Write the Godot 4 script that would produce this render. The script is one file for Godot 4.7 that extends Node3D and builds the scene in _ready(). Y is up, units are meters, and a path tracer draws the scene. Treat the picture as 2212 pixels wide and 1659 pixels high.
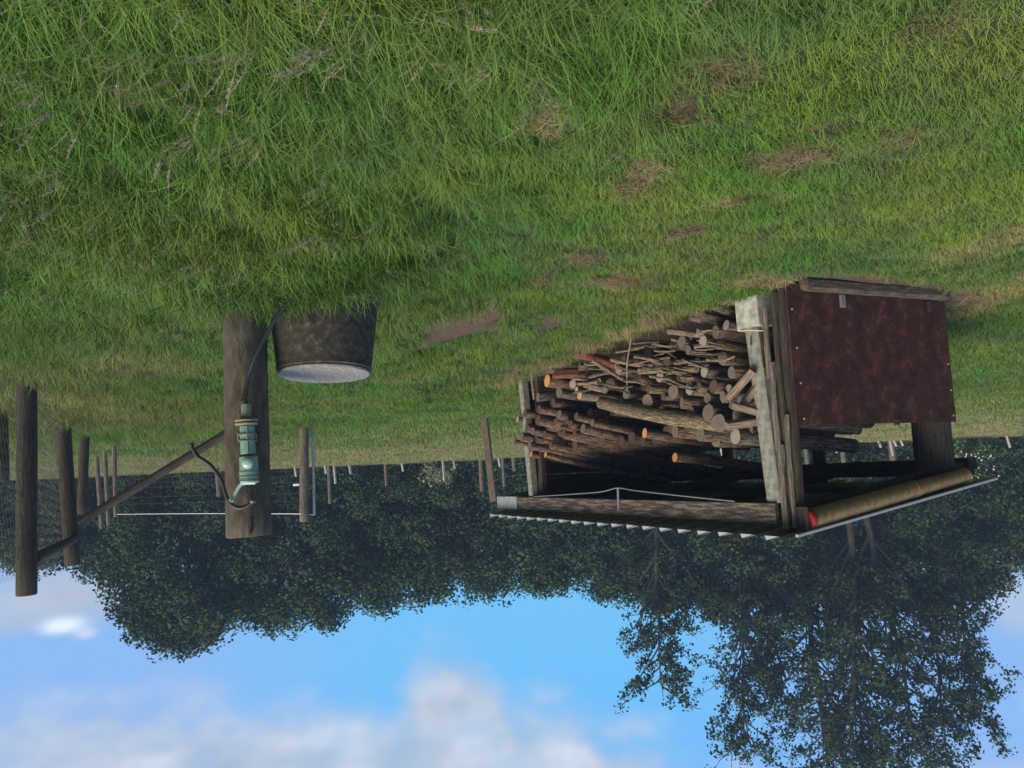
extends Node3D
# An upright place seen by a phone held upside down: the camera is rolled by about 180 degrees.
# Pixels below are those of the photograph at 2212 x 1659.
const FOCAL := 1736.0
const EYE := Vector3(0, 1.4, 0)
const PITCH := 6.0
const ROLL := 177.54
const EXPOSURE := 3.6
var ax: Vector3
var ay: Vector3
var fw: Vector3
var rng := RandomNumberGenerator.new()
var taken := {}
var M := {}
var bumps := FastNoiseLite.new()
var broad := FastNoiseLite.new()
var fine := FastNoiseLite.new()
var patches := []
var shed_at := Vector3(-2.17, 0, -6.5)
var shed_u := Vector3(0.43884, 0, -0.89857)
var shed_n := Vector3(0.89857, 0, 0.43884)

# ------------------------------------------------------------------ pixels and ground
func lens():
	var p := deg_to_rad(PITCH)
	var r := deg_to_rad(ROLL)
	fw = Vector3(0, -sin(p), -cos(p))
	var up := Vector3.RIGHT.cross(fw)
	ax = Vector3.RIGHT * cos(r) + up * sin(r)
	ay = -Vector3.RIGHT * sin(r) + up * cos(r)

func ray(x: float, y: float) -> Vector3:
	return fw + ax * ((x - 1106.0) / FOCAL) - ay * ((y - 829.5) / FOCAL)

func at(x: float, y: float, d: float) -> Vector3:
	var r := ray(x, y)
	return EYE + r * (d / -r.z)

func ground_y(x: float, z: float) -> float:
	var d := -z
	var ks := [[-9.0, 0.0], [6.0, 0.0], [8.0, 0.07], [10.3, 0.2], [14.5, 0.43], [22.0, 0.64], [34.0, 0.87], [60.0, 1.2], [400.0, 1.6]]
	var h := 0.0
	for i in ks.size() - 1:
		if d >= ks[i][0]:
			var t: float = clampf((d - ks[i][0]) / (ks[i + 1][0] - ks[i][0]), 0, 1)
			h = lerpf(ks[i][1], ks[i + 1][1], t)
	h += 0.21 * smoothstep(0.2, 1.3, x) * smoothstep(2.2, 4.2, d) * (1.0 - 0.8 * smoothstep(11.0, 16.0, d))
	var q := smoothstep(0.4, 1.4, absf((Vector3(x, 0, z) - shed_at).dot(shed_n) + 1.0) - 1.0)
	h += bumps.get_noise_2d(x * 1.0, z * 1.0) * 0.045 * lerpf(0.2, 1.0, q) + bumps.get_noise_2d(x * 4.0 + 40.0, z * 4.0) * 0.014
	h += 0.10 * (1.0 - smoothstep(0.35, 1.0, Vector2((x - 1.3) * 0.8, z + 4.25).length()))
	var l := shed_local(Vector3(x, 0, z))
	h -= 0.075 * smoothstep(-0.62, -0.3, l.x) * (1.0 - smoothstep(0.0, 0.15, l.x)) * smoothstep(-2.5, -2.1, l.z) * (1.0 - smoothstep(-0.12, 0.12, l.z))
	return h

func in_mud(x: float, z: float) -> bool:
	var l := shed_local(Vector3(x, 0, z))
	return l.x > -0.45 and l.x < 0.05 and l.z < -0.05 and l.z > -2.25

func on_ground(x: float, y: float) -> Vector3:
	var r := ray(x, y)
	var t := 1.0
	var p := EYE
	while t < 60.0:
		p = EYE + r * t
		if p.y < ground_y(p.x, p.z):
			break
		t += 0.02 + t * 0.004
	return p

func shed_local(p: Vector3) -> Vector3:
	var q := p - shed_at
	return Vector3(q.dot(shed_u), q.y, q.dot(shed_n))

func shed_world(l: Vector3) -> Vector3:
	return shed_at + shed_u * l.x + Vector3(0, l.y, 0) + shed_n * l.z

func on_front(x: float, y: float, z: float) -> Vector3:      # where a pixel's ray meets a plane parallel to the shed's open front
	var r := ray(x, y)
	var t := ((shed_at - EYE).dot(shed_n) + z) / r.dot(shed_n)
	return shed_local(EYE + r * t)

# ------------------------------------------------------------------ objects
func numbered(called: String) -> String:
	if not taken.has(called):
		taken[called] = 0
		return called
	taken[called] += 1
	return "%s_%03d" % [called, taken[called]]

func tag(o: Node, label: String, category: String, group := "", kind := ""):
	if label: o.set_meta("label", label)
	if category: o.set_meta("category", category)
	if group: o.set_meta("group", group)
	if kind: o.set_meta("kind", kind)
	return o

func thing(called: String, label: String, category: String, where := Vector3.ZERO, group := "") -> Node3D:
	var o := Node3D.new()
	o.name = numbered(called)
	add_child(o)
	o.position = where
	tag(o, label, category, group)
	return o

func part(called: String, mesh: Mesh, m: Material, parent: Node, xf := Transform3D.IDENTITY) -> MeshInstance3D:
	var o := MeshInstance3D.new()
	o.name = called if parent != self else numbered(called)
	o.mesh = mesh
	o.material_override = m
	o.transform = xf
	parent.add_child(o, true)
	return o

func copies(called: String, mesh: Mesh, m: Material, xfs: Array, cols: Array, parent: Node) -> MultiMeshInstance3D:
	var mm := MultiMesh.new()
	mm.transform_format = MultiMesh.TRANSFORM_3D
	mm.use_colors = true
	mm.mesh = mesh
	mm.instance_count = xfs.size()
	for i in xfs.size():
		mm.set_instance_transform(i, xfs[i])
		mm.set_instance_color(i, cols[i])
	var o := MultiMeshInstance3D.new()
	o.multimesh = mm
	o.material_override = m
	o.name = called if parent != self else numbered(called)
	parent.add_child(o, true)
	return o

# ------------------------------------------------------------------ shapes
func along(a: Vector3, b: Vector3, turn := 0.0) -> Transform3D:
	var y := (b - a).normalized()
	var ref := Vector3.FORWARD if absf(y.dot(Vector3.UP)) > 0.95 else Vector3.UP
	var x := ref.cross(y).normalized()
	var z := x.cross(y)
	return Transform3D(Basis(x, y, z) * Basis(Vector3.UP, turn), a)

func circle(r: float, n := 14, uneven := 0.0, rnd_seed := 1) -> PackedVector2Array:
	var p := PackedVector2Array()
	var g := RandomNumberGenerator.new()
	g.seed = rnd_seed
	var ph := g.randf() * TAU
	var ph2 := g.randf() * TAU
	for i in n:
		var a := TAU * i / n
		var k := 1.0 + uneven * (0.6 * sin(2.0 * a + ph) + 0.4 * sin(3.0 * a + ph2) + 0.5 * (g.randf() - 0.5))
		p.append(Vector2(cos(a), sin(a)) * r * k)
	return p

func rect(w: float, h: float, b: float) -> PackedVector2Array:   # chamfered, counter-clockwise
	var x := w / 2
	var y := h / 2
	return PackedVector2Array([Vector2(x, -y + b), Vector2(x, y - b), Vector2(x - b, y), Vector2(-x + b, y), Vector2(-x, y - b), Vector2(-x, -y + b), Vector2(-x + b, -y), Vector2(x - b, -y)])

# a bar of any section along +y: taper, bend, uneven surface, bevelled ends; caps join in unless left out
func bar(prof: PackedVector2Array, length: float, rings := 1, o := {}) -> ArrayMesh:
	var taper: float = o.get("taper", 1.0)
	var jit: float = o.get("jit", 0.0)
	var bend: Vector2 = o.get("bend", Vector2.ZERO)
	var bev: float = o.get("bevel", 0.0)
	var smooth: bool = o.get("smooth", false)
	var caps: bool = o.get("caps", true)
	var slant: Vector2 = o.get("slant", Vector2.ZERO)      # a sloping far end
	var g := RandomNumberGenerator.new()
	g.seed = o.get("seed", 7)
	var n := prof.size()
	var rmax := 0.0001
	for p in prof: rmax = maxf(rmax, p.length())
	var ys := []
	var ss := []
	if bev > 0.0:
		ys.append(0.0); ss.append(1.0 - bev / rmax)
	for k in rings + 1:
		var t := float(k) / rings
		var y := t * length
		if bev > 0.0: y = clampf(y, bev, length - bev)
		ys.append(y); ss.append(lerpf(1.0, taper, t))
	if bev > 0.0:
		ys.append(length); ss.append(taper - bev / rmax)
	var pts := []
	for k in ys.size():
		var row := PackedVector3Array()
		var t: float = ys[k] / length
		var off := bend * sin(PI * t)
		for i in n:
			var j := 1.0 + (g.randf() - 0.5) * 2.0 * jit
			var q = prof[i] * ss[k] * j + off
			row.append(Vector3(q.x, ys[k] + (slant.dot(prof[i]) * t if t > 0.5 else 0.0), q.y))
		pts.append(row)
	var per := [0.0]
	for i in n: per.append(per[i] + prof[i].distance_to(prof[(i + 1) % n]))
	var st := SurfaceTool.new()
	st.begin(Mesh.PRIMITIVE_TRIANGLES)
	for k in ys.size() - 1:
		for i in n:
			var j := (i + 1) % n
			var sg := 1 if smooth else -1
			var q := [pts[k][i], pts[k][j], pts[k + 1][j], pts[k + 1][i]]
			var uv := [Vector2(per[i], ys[k]), Vector2(per[i + 1], ys[k]), Vector2(per[i + 1], ys[k + 1]), Vector2(per[i], ys[k + 1])]
			for c in [0, 1, 2, 0, 2, 3]:
				st.set_smooth_group(sg)
				st.set_uv(uv[c])
				st.add_vertex(q[c])
	if caps:
		for e in [0, ys.size() - 1]:
			var mid := Vector3.ZERO
			for v in pts[e]: mid += v
			mid /= n
			for i in n:
				var j := (i + 1) % n
				var tri := [mid, pts[e][j], pts[e][i]] if e == 0 else [mid, pts[e][i], pts[e][j]]
				for v in tri:
					st.set_smooth_group(-1)
					st.set_uv(Vector2(v.x, v.z))
					st.add_vertex(v)
	st.generate_normals()
	return st.commit()

func box(w: float, h: float, d: float, b := 0.004) -> ArrayMesh:   # along y from 0 to h, bevelled all round
	return bar(rect(w, d, b), h, 1, {"bevel": b})

func lathe(prof: Array, n := 24) -> ArrayMesh:                      # [[radius, y], ...] from the bottom to the top
	var st := SurfaceTool.new()
	st.begin(Mesh.PRIMITIVE_TRIANGLES)
	for k in prof.size() - 1:
		for i in n:
			var a := TAU * i / n
			var b := TAU * (i + 1) / n
			var r0: float = prof[k][0]
			var r1: float = prof[k + 1][0]
			var y0: float = prof[k][1]
			var y1: float = prof[k + 1][1]
			var q := [Vector3(cos(a) * r0, y0, sin(a) * r0), Vector3(cos(b) * r0, y0, sin(b) * r0), Vector3(cos(b) * r1, y1, sin(b) * r1), Vector3(cos(a) * r1, y1, sin(a) * r1)]
			var uv := [Vector2(a, y0), Vector2(b, y0), Vector2(b, y1), Vector2(a, y1)]
			for c in ([0, 1, 2, 0, 2, 3] if r0 > 0.0 and r1 > 0.0 else ([0, 1, 2] if r1 <= 0.0 else [0, 2, 3])):
				st.set_smooth_group(k + 1)
				st.set_uv(uv[c])
				st.add_vertex(q[c])
	st.generate_normals()
	return st.commit()

func tube(path: Array, radii: Array, n := 8) -> ArrayMesh:
	var st := SurfaceTool.new()
	st.begin(Mesh.PRIMITIVE_TRIANGLES)
	add_tube(st, path, radii, n)
	st.generate_normals()
	return st.commit()

func add_tube(st: SurfaceTool, path: Array, radii: Array, n := 6, group := 1):
	var rows := []
	var ref := Vector3(0.13, 0.2, 0.97).normalized()
	for k in path.size():
		var a: Vector3 = path[maxi(k - 1, 0)]
		var b: Vector3 = path[mini(k + 1, path.size() - 1)]
		var y := (b - a).normalized()
		if absf(y.dot(ref)) > 0.95: ref = Vector3(0.9, 0.2, 0.1).normalized()
		var x := ref.cross(y).normalized()
		var z := x.cross(y)
		var row := PackedVector3Array()
		for i in n:
			var g := TAU * i / n
			row.append(path[k] + (x * cos(g) + z * sin(g)) * radii[k])
		rows.append(row)
	for k in path.size() - 1:
		for i in n:
			var j := (i + 1) % n
			var q := [rows[k][i], rows[k][j], rows[k + 1][j], rows[k + 1][i]]
			var uv := [Vector2(float(i) / n, k), Vector2(float(i + 1) / n, k), Vector2(float(i + 1) / n, k + 1), Vector2(float(i) / n, k + 1)]
			for c in [0, 1, 2, 0, 2, 3]:
				st.set_smooth_group(group)
				st.set_uv(uv[c])
				st.add_vertex(q[c])
	for e in [0, path.size() - 1]:
		for i in n:
			var j := (i + 1) % n
			for v in ([path[e], rows[e][j], rows[e][i]] if e == 0 else [path[e], rows[e][i], rows[e][j]]):
				st.set_smooth_group(group + 1)
				st.set_uv(Vector2.ZERO)
				st.add_vertex(v)

func curve(pts: Array, steps := 6) -> Array:
	var c := Curve3D.new()
	for i in pts.size():
		var a: Vector3 = pts[maxi(i - 1, 0)]
		var b: Vector3 = pts[mini(i + 1, pts.size() - 1)]
		var t := (b - a) / 6.0
		c.add_point(pts[i], -t, t)
	var out := []
	for i in pts.size() - 1:
		for s in steps:
			out.append(c.sample(i, float(s) / steps))
	out.append(pts[-1])
	return out

# ------------------------------------------------------------------ materials
func c8(r: int, g: int, b: int) -> Color:
	return Color8(r, g, b)

func lin(r: float, g: float, b: float) -> Color:
	return Color(r, g, b).linear_to_srgb()

func noise_pair(rnd_seed: int, f1: float, f2: float, mix2: float, cols: Array, size := 256, sharp := 1.0, sx := 1.0, sy := 1.0) -> Array:
	var a := FastNoiseLite.new()
	a.seed = rnd_seed; a.frequency = f1; a.fractal_octaves = 4; a.noise_type = FastNoiseLite.TYPE_SIMPLEX_SMOOTH
	var b := FastNoiseLite.new()
	b.seed = rnd_seed + 9; b.frequency = f2; b.fractal_octaves = 3
	var ia := a.get_seamless_image(int(size * sx), int(size * sy), false, false, 0.15)
	var ib := b.get_seamless_image(int(size * sx), int(size * sy), false, false, 0.15)
	ia.resize(size, size, Image.INTERPOLATE_BILINEAR)
	ib.resize(size, size, Image.INTERPOLATE_BILINEAR)
	var im := Image.create(size, size, false, Image.FORMAT_RGB8)
	var hm := Image.create(size, size, false, Image.FORMAT_L8)
	var g := Gradient.new()
	g.offsets = PackedFloat32Array(range(cols.size()).map(func(i): return float(i) / (cols.size() - 1)))
	g.colors = PackedColorArray(cols)
	for y in size:
		for x in size:
			var t := ia.get_pixel(x, y).r * (1.0 - mix2) + ib.get_pixel(x, y).r * mix2
			t = clampf((t - 0.5) * sharp + 0.5, 0, 1)
			im.set_pixel(x, y, g.sample(t))
			hm.set_pixel(x, y, Color(t, t, t))
	im.generate_mipmaps()
	return [ImageTexture.create_from_image(im), ImageTexture.create_from_image(hm)]

func mat(pair: Array, rough := 0.85, scale := Vector3.ONE, relief := 0.0, tri := true, tint := Color.WHITE) -> StandardMaterial3D:
	var m := StandardMaterial3D.new()
	m.albedo_texture = pair[0]
	m.albedo_color = tint
	m.roughness = rough
	m.uv1_scale = scale
	m.uv1_triplanar = tri
	if relief > 0.0:
		m.heightmap_enabled = true
		m.heightmap_texture = pair[1]
		m.heightmap_scale = relief
	return m

func plain(c: Color, rough := 0.7, metal := 0.0) -> StandardMaterial3D:
	var m := StandardMaterial3D.new()
	m.albedo_color = c
	m.roughness = rough
	m.metallic = metal
	return m

func tinted(rough := 0.7, back := Color.BLACK) -> StandardMaterial3D:
	var m := StandardMaterial3D.new()
	m.vertex_color_use_as_albedo = true
	m.roughness = rough
	m.metallic_specular = 0.3
	if back != Color.BLACK:
		m.backlight_enabled = true
		m.backlight = back
	return m

func ring_texture(rnd_seed: int, heart: Color, outer: Color, line: Color, wear: float) -> ImageTexture:   # the rings and cracks of a sawn end
	var s := 128
	var im := Image.create(s, s, false, Image.FORMAT_RGB8)
	var n := FastNoiseLite.new()
	n.seed = rnd_seed; n.frequency = 0.03
	var n2 := FastNoiseLite.new()
	n2.seed = rnd_seed + 3; n2.frequency = 0.09
	for y in s:
		for x in s:
			var p := Vector2(x - 60, y - 66)
			var r := p.length() / 64.0 + n.get_noise_2d(x, y) * 0.12
			var a := atan2(p.y, p.x)
			var c := heart.lerp(outer, clampf(r, 0, 1))
			c = c.lerp(line, 0.35 * pow(0.5 + 0.5 * sin(r * 55.0), 2.0))
			c = c.lerp(line, wear * clampf(n2.get_noise_2d(x, y) * 1.6 + 0.3, 0, 1))
			for k in 2:
				var da := absf(wrapf(a - (k * 2.3 + rnd_seed) + n2.get_noise_1d(r * 60.0) * 0.5, -PI, PI))
				if da * r < 0.022 and r > 0.1 + 0.3 * k: c = c.lerp(line.darkened(0.4), 0.6)
			if r > 0.93: c = line.darkened(0.5)
			im.set_pixel(x, y, c)
	im.generate_mipmaps()
	return ImageTexture.create_from_image(im)

func cc0() -> Array:
	return noise_pair(95, 0.03, 0.12, 0.4, [c8(124, 118, 104), c8(156, 150, 136), c8(182, 177, 164)], 128, 1.4)

func make_materials():
	var w := noise_pair(11, 0.02, 0.09, 0.45, [c8(52, 45, 38), c8(84, 74, 62), c8(112, 101, 88), c8(140, 130, 116)], 256, 1.7)
	M.old_wood = mat(w, 0.9, Vector3(9, 0.7, 9), 0.5)
	M.old_wood_dark = mat(w, 0.9, Vector3(7, 0.6, 7), 0.5, true, c8(150, 145, 135))
	M.old_wood_pale = mat(w, 0.9, Vector3(12, 1.1, 12), 0.3, true, c8(238, 232, 220))
	var gp := noise_pair(15, 0.016, 0.11, 0.4, [c8(48, 43, 34), c8(66, 59, 47), c8(80, 73, 59), c8(104, 97, 84)], 256, 1.6)
	M.gate_post = mat(gp, 0.9, Vector3(5, 1.5, 5), 0.4)
	var bd := noise_pair(21, 0.02, 0.1, 0.4, [c8(38, 31, 26), c8(66, 56, 47), c8(98, 88, 76), c8(130, 118, 100)], 256, 2.0)
	M.fascia = mat(bd, 0.85, Vector3(5, 0.55, 5), 0.25)
	M.wall_board = mat(bd, 0.9, Vector3(6, 0.5, 6), 0.3, true, c8(150, 136, 122))
	M.stake = mat(cc0(), 0.9, Vector3(6, 2, 6))
	M.rail = mat(w, 0.92, Vector3(6, 0.9, 6), 0.4, true, c8(190, 184, 172))
	M.timber = mat(noise_pair(25, 0.02, 0.12, 0.4, [c8(70, 56, 44), c8(104, 88, 72), c8(132, 115, 98), c8(150, 136, 118)], 256, 1.5), 0.85, Vector3(8, 0.9, 8), 0.2)
	var cc := noise_pair(31, 0.015, 0.16, 0.5, [c8(112, 112, 103), c8(150, 150, 140), c8(170, 170, 159), c8(194, 194, 184)], 256, 1.6)
	M.concrete = mat(cc, 0.92, Vector3(2.5, 2.5, 2.5), 0.25)
	M.concrete_grey = mat(cc, 0.92, Vector3(3.5, 3.5, 3.5), 0.3, true, c8(205, 205, 200))
	M.concrete_dark = mat(noise_pair(35, 0.02, 0.2, 0.45, [c8(30, 26, 21), c8(48, 42, 35), c8(66, 59, 50), c8(138, 132, 120)], 256, 1.5), 0.95, Vector3(3, 3, 3), 0.35)
	M.cement = mat(noise_pair(37, 0.03, 0.2, 0.55, [c8(94, 89, 80), c8(128, 122, 111), c8(152, 146, 134), c8(190, 185, 172)], 256, 1.7), 0.95, Vector3(4, 4, 4), 0.4)
	M.panel = mat(noise_pair(41, 0.018, 0.07, 0.35, [c8(52, 32, 27), c8(62, 39, 33), c8(71, 46, 38), c8(90, 65, 54)], 256, 1.5), 0.8, Vector3(1.1, 1.1, 1.1), 0.0)
	M.sheet = mat(noise_pair(45, 0.02, 0.1, 0.4, [c8(92, 94, 92), c8(116, 118, 116), c8(134, 137, 136)], 128, 1.4), 0.5, Vector3(2, 2, 2))
	M.panel.metallic_specular = 0.25
	M.sheet_edge = plain(c8(150, 156, 158), 0.6)
	M.gutter = mat(noise_pair(47, 0.02, 0.12, 0.4, [c8(78, 58, 30), c8(112, 88, 50), c8(132, 108, 64), c8(150, 130, 86)], 256, 1.5), 0.55, Vector3(2, 2, 1.0))
	M.red = plain(c8(138, 24, 30), 0.65)
	M.grey_plastic = mat(noise_pair(49, 0.03, 0.1, 0.4, [c8(120, 124, 124), c8(146, 150, 150), c8(166, 169, 168)], 128, 1.3), 0.6, Vector3(2, 2, 2))
	M.steel = plain(c8(150, 152, 150), 0.45, 0.7)
	M.wire = plain(c8(120, 122, 120), 0.5, 0.6)
	M.dull_wire = plain(c8(86, 84, 78), 0.7, 0.3)
	M.tape = plain(c8(215, 216, 214), 0.6)
	M.screw = plain(c8(190, 186, 178), 0.4, 0.6)
	M.iron = mat(noise_pair(51, 0.03, 0.2, 0.5, [c8(30, 27, 24), c8(46, 42, 38), c8(70, 60, 52)], 128, 1.6), 0.5, Vector3(8, 8, 8), 0.05)
	M.hose = plain(c8(20, 22, 23), 0.45)
	M.mint = mat(noise_pair(55, 0.03, 0.12, 0.4, [c8(82, 104, 90), c8(104, 130, 114), c8(118, 146, 130), c8(134, 158, 144)], 128, 1.5), 0.42, Vector3(6, 6, 6))
	M.mint_pale = plain(c8(146, 174, 160), 0.3)
	M.mint_dull = mat(noise_pair(57, 0.03, 0.12, 0.5, [c8(80, 88, 66), c8(106, 114, 90), c8(126, 132, 108)], 128, 1.6), 0.55, Vector3(8, 8, 8))
	M.brass = mat(noise_pair(59, 0.03, 0.15, 0.5, [c8(84, 76, 54), c8(124, 116, 88), c8(150, 142, 112)], 128, 1.6), 0.45, Vector3(9, 9, 9))
	M.string = plain(c8(190, 172, 130), 0.9)
	# bark: grey, brown, lichen and pale kinds, grain along the log
	M.bark = []
	var sets := [
		[c8(38, 31, 26), c8(72, 61, 51), c8(106, 92, 79), c8(142, 127, 112)],
		[c8(48, 36, 28), c8(86, 65, 52), c8(120, 96, 77), c8(154, 130, 108)],
		[c8(52, 42, 32), c8(90, 77, 59), c8(124, 110, 82), c8(162, 147, 104)],
		[c8(72, 58, 46), c8(112, 95, 78), c8(140, 123, 102), c8(164, 149, 128)],
		[c8(48, 26, 18), c8(96, 50, 34), c8(128, 70, 46), c8(140, 92, 66)]]
	for i in sets.size():
		M.bark.append(mat(noise_pair(61 + i, 0.03, 0.11, 0.5, sets[i], 256, 1.9), 0.92, Vector3(4.5, 0.8, 1), 1.2, false))
	M.cut = []
	for k in [[c8(206, 148, 88), c8(196, 140, 84), c8(150, 96, 54), 0.15], [c8(188, 150, 110), c8(198, 166, 124), c8(138, 104, 72), 0.3], [c8(112, 100, 88), c8(122, 110, 97), c8(70, 61, 53), 0.6], [c8(172, 164, 152), c8(158, 148, 134), c8(98, 87, 77), 0.7], [c8(98, 74, 57), c8(90, 68, 54), c8(58, 43, 33), 0.5]]:
		var m := StandardMaterial3D.new()
		m.albedo_texture = ring_texture(M.cut.size() + 3, k[0], k[1], k[2], k[3])
		m.roughness = 0.9
		M.cut.append(m)
	M.tree_bark = mat(noise_pair(71, 0.03, 0.12, 0.4, [c8(34, 32, 27), c8(54, 51, 44), c8(80, 76, 68)], 128, 1.5), 0.95, Vector3(1.5, 0.5, 1.5))
	M.grass = tinted(0.75, Color(0.35, 0.4, 0.2))
	M.dry = tinted(0.9)
	M.leaf = tinted(0.85)
	M.leaf.metallic_specular = 0.15
	M.petal = plain(c8(196, 193, 180), 0.85)
	var soil := noise_pair(81, 0.03, 0.12, 0.5, [c8(150, 150, 150), c8(205, 205, 205), c8(255, 255, 255)], 512, 1.5)
	M.ground = mat(soil, 0.97, Vector3(0.9, 0.9, 0.9), 2.0)
	M.ground.vertex_color_use_as_albedo = true
	M.ground.uv1_world_triplanar = true

# ------------------------------------------------------------------ sky
func make_sky() -> Sky:
	var w := 1536
	var h := 768
	var im := Image.create(w, h, false, Image.FORMAT_RGBF)
	var n := FastNoiseLite.new()
	n.seed = 5; n.frequency = 1.6; n.fractal_octaves = 5
	var m := FastNoiseLite.new()
	m.seed = 17; m.frequency = 3.2; m.fractal_octaves = 5
	# soft clouds low over the trees: azimuth, elevation, half width, half height (degrees), share, brightness
	var bank := [[-60.0, 16.0], [-34.0, 18.5], [-22.0, 23.0], [-12.0, 20.5], [-6.0, 18.8], [0.5, 17.2], [3.0, 14.0], [6.0, 13.8], [9.0, 16.4], [14.0, 16.6], [22.0, 15.2], [32.0, 14.2], [60.0, 12.0]]      # where its lower edge runs
	var cl := [[30.0, 6.5, 9.0, 2.6, 0.9, 0.95], [29.2, 8.3, 1.9, 0.75, 1.0, 1.75], [27.9, 8.9, 1.0, 0.5, 0.8, 1.5], [-31.0, 9.0, 2.6, 2.6, 0.6, 1.15], [-30.0, 20.0, 3.4, 2.2, 0.9, 1.35], [-32.0, 14.5, 2.2, 2.0, 0.5, 1.1]]
	for y in h:
		var el := (0.5 - (y + 0.5) / h) * 180.0
		for x in w:
			var az := wrapf((x + 0.5) / w * 360.0, -180.0, 180.0)      # column 0 looks along -z
			var e := maxf(el, 0.0)
			var dir := Vector3(sin(deg_to_rad(az)) * cos(deg_to_rad(el)), sin(deg_to_rad(e)), -cos(deg_to_rad(az)) * cos(deg_to_rad(el)))
			var k := smoothstep(4.0, 40.0, e)
			var c := Vector3(0.17, 0.58, 1.0).lerp(Vector3(0.12, 0.42, 1.0), k)
			c = c.lerp(Vector3(0.29, 0.50, 0.93), 0.8 * smoothstep(6.0, 26.0, absf(az)) * (1.0 - 0.5 * smoothstep(30.0, 70.0, el)))
			var q := dir * (1.0 / maxf(dir.y + 0.28, 0.05))
			var v := n.get_noise_3d(q.x, q.z * 1.0, 3.0)
			var f := m.get_noise_3d(q.x, q.z, 8.0)
			var cover := 0.0
			var bright := 1.0
			if absf(az) > 38.0 or el > 24.0 or el < 2.0:
				cover = smoothstep(-0.06, 0.22, v + f * 0.2)
				cover *= maxf(smoothstep(36.0, 46.0, absf(az)), smoothstep(24.0, 32.0, el))
			if absf(az) < 60.0 and el > 8.0:
				var edge := 0.0
				for i in bank.size() - 1:
					if az >= bank[i][0] and az <= bank[i + 1][0]: edge = lerpf(bank[i][1], bank[i + 1][1], smoothstep(0.0, 1.0, (az - bank[i][0]) / (bank[i + 1][0] - bank[i][0])))
				var w2 := m.get_noise_3d(az * 0.035, el * 0.06, 21.0)
				var w3 := n.get_noise_3d(az * 0.12, el * 0.2, 4.0)
				var b := smoothstep(-2.8, 3.0, el - edge + 0.9 + w2 * 3.6 + w3 * 1.3) * (0.86 + w3 * 0.25)
				b *= 1.0 - smoothstep(24.0, 34.0, el) * (1.0 - smoothstep(-0.06, 0.22, v + f * 0.2))
				b *= 1.0 - smoothstep(46.0, 60.0, absf(az))
				cover = maxf(cover, clampf(b, 0, 1))
				bright = lerpf(bright, 1.0 + w2 * 0.45 + w3 * 0.2, clampf(b, 0, 1))
			if absf(az) < 50.0 and el < 32.0:
				for b in cl:
					var dx: float = (az - b[0]) / b[2]
					var dy: float = (el - b[1]) / b[3]
					var r := sqrt(dx * dx + dy * dy) + f * 0.3 + v * 0.25
					var s: float = b[4] * (1.0 - smoothstep(0.1, 1.05, r))
					if s > 0.0:
						bright = lerpf(bright, b[5], s)
						cover = cover + (1.0 - cover) * s
			var cloud := Vector3(0.56, 0.62, 0.72) * (1.0 + f * 0.18) * bright
			c = c.lerp(cloud, clampf(cover, 0, 0.96))
			if el < 0.0: c = c.lerp(Vector3(0.1, 0.13, 0.07), smoothstep(0.0, -3.0, el))
			c /= EXPOSURE
			im.set_pixel(x, y, Color(c.x, c.y, c.z))
	var p := PanoramaSkyMaterial.new()
	p.panorama = ImageTexture.create_from_image(im)
	var s := Sky.new()
	s.sky_material = p
	return s

# ------------------------------------------------------------------ ground and grass
func add_patch(x: float, y: float, rx: float, ry: float, kind: String):
	var p := on_ground(x, y)
	var d := -p.z
	patches.append({"p": Vector2(p.x, p.z), "r": Vector2(rx * d / FOCAL, ry * d * d / (FOCAL * 1.35)), "k": kind})

func patch_at(x: float, z: float, kind: String) -> float:
	var s := 0.0
	var wob := fine.get_noise_2d(x * 3.0, z * 3.0)
	for p in patches:
		if p.k != kind: continue
		var dx: float = (x - p.p.x) / p.r.x
		var dz: float = (z - p.p.y) / p.r.y
		if absf(dx) > 1.7 or absf(dz) > 1.7: continue
		s = maxf(s, 1.0 - smoothstep(0.55, 1.25, sqrt(dx * dx + dz * dz) + wob * 0.5))
	return s

func in_shed(x: float, z: float) -> bool:
	var l := shed_local(Vector3(x, 0, z))
	return l.x > -0.03 and l.x < 5.0 and l.z < 0.02 and l.z > -2.2

func dryness(x: float, z: float) -> float:
	var d := -z
	var f := smoothstep(13.0, 26.0, d) * 0.85
	return clampf(f + broad.get_noise_2d(x * 1.6, z * 1.0) * 0.5 * smoothstep(9.0, 16.0, d), 0, 1)

func ground_color(x: float, z: float) -> Color:
	var a := broad.get_noise_2d(x * 2.0, z * 2.0) * 0.5 + 0.5
	var c := Color(0.05, 0.075, 0.02).lerp(Color(0.075, 0.075, 0.03), a)
	c = c.lerp(Color(0.2, 0.17, 0.085), dryness(x, z))
	c = c.lerp(Color(0.15, 0.095, 0.055), patch_at(x, z, "thatch"))
	c = c.lerp(Color(0.15, 0.094, 0.054), patch_at(x, z, "earth"))
	c = c.lerp(Color(0.2, 0.15, 0.07), patch_at(x, z, "straw") * 0.8)
	if in_shed(x, z): c = Color(0.115, 0.08, 0.055)
	if in_mud(x, z): c = c.lerp(Color(0.105, 0.072, 0.048), 0.85)
	return c

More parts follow.
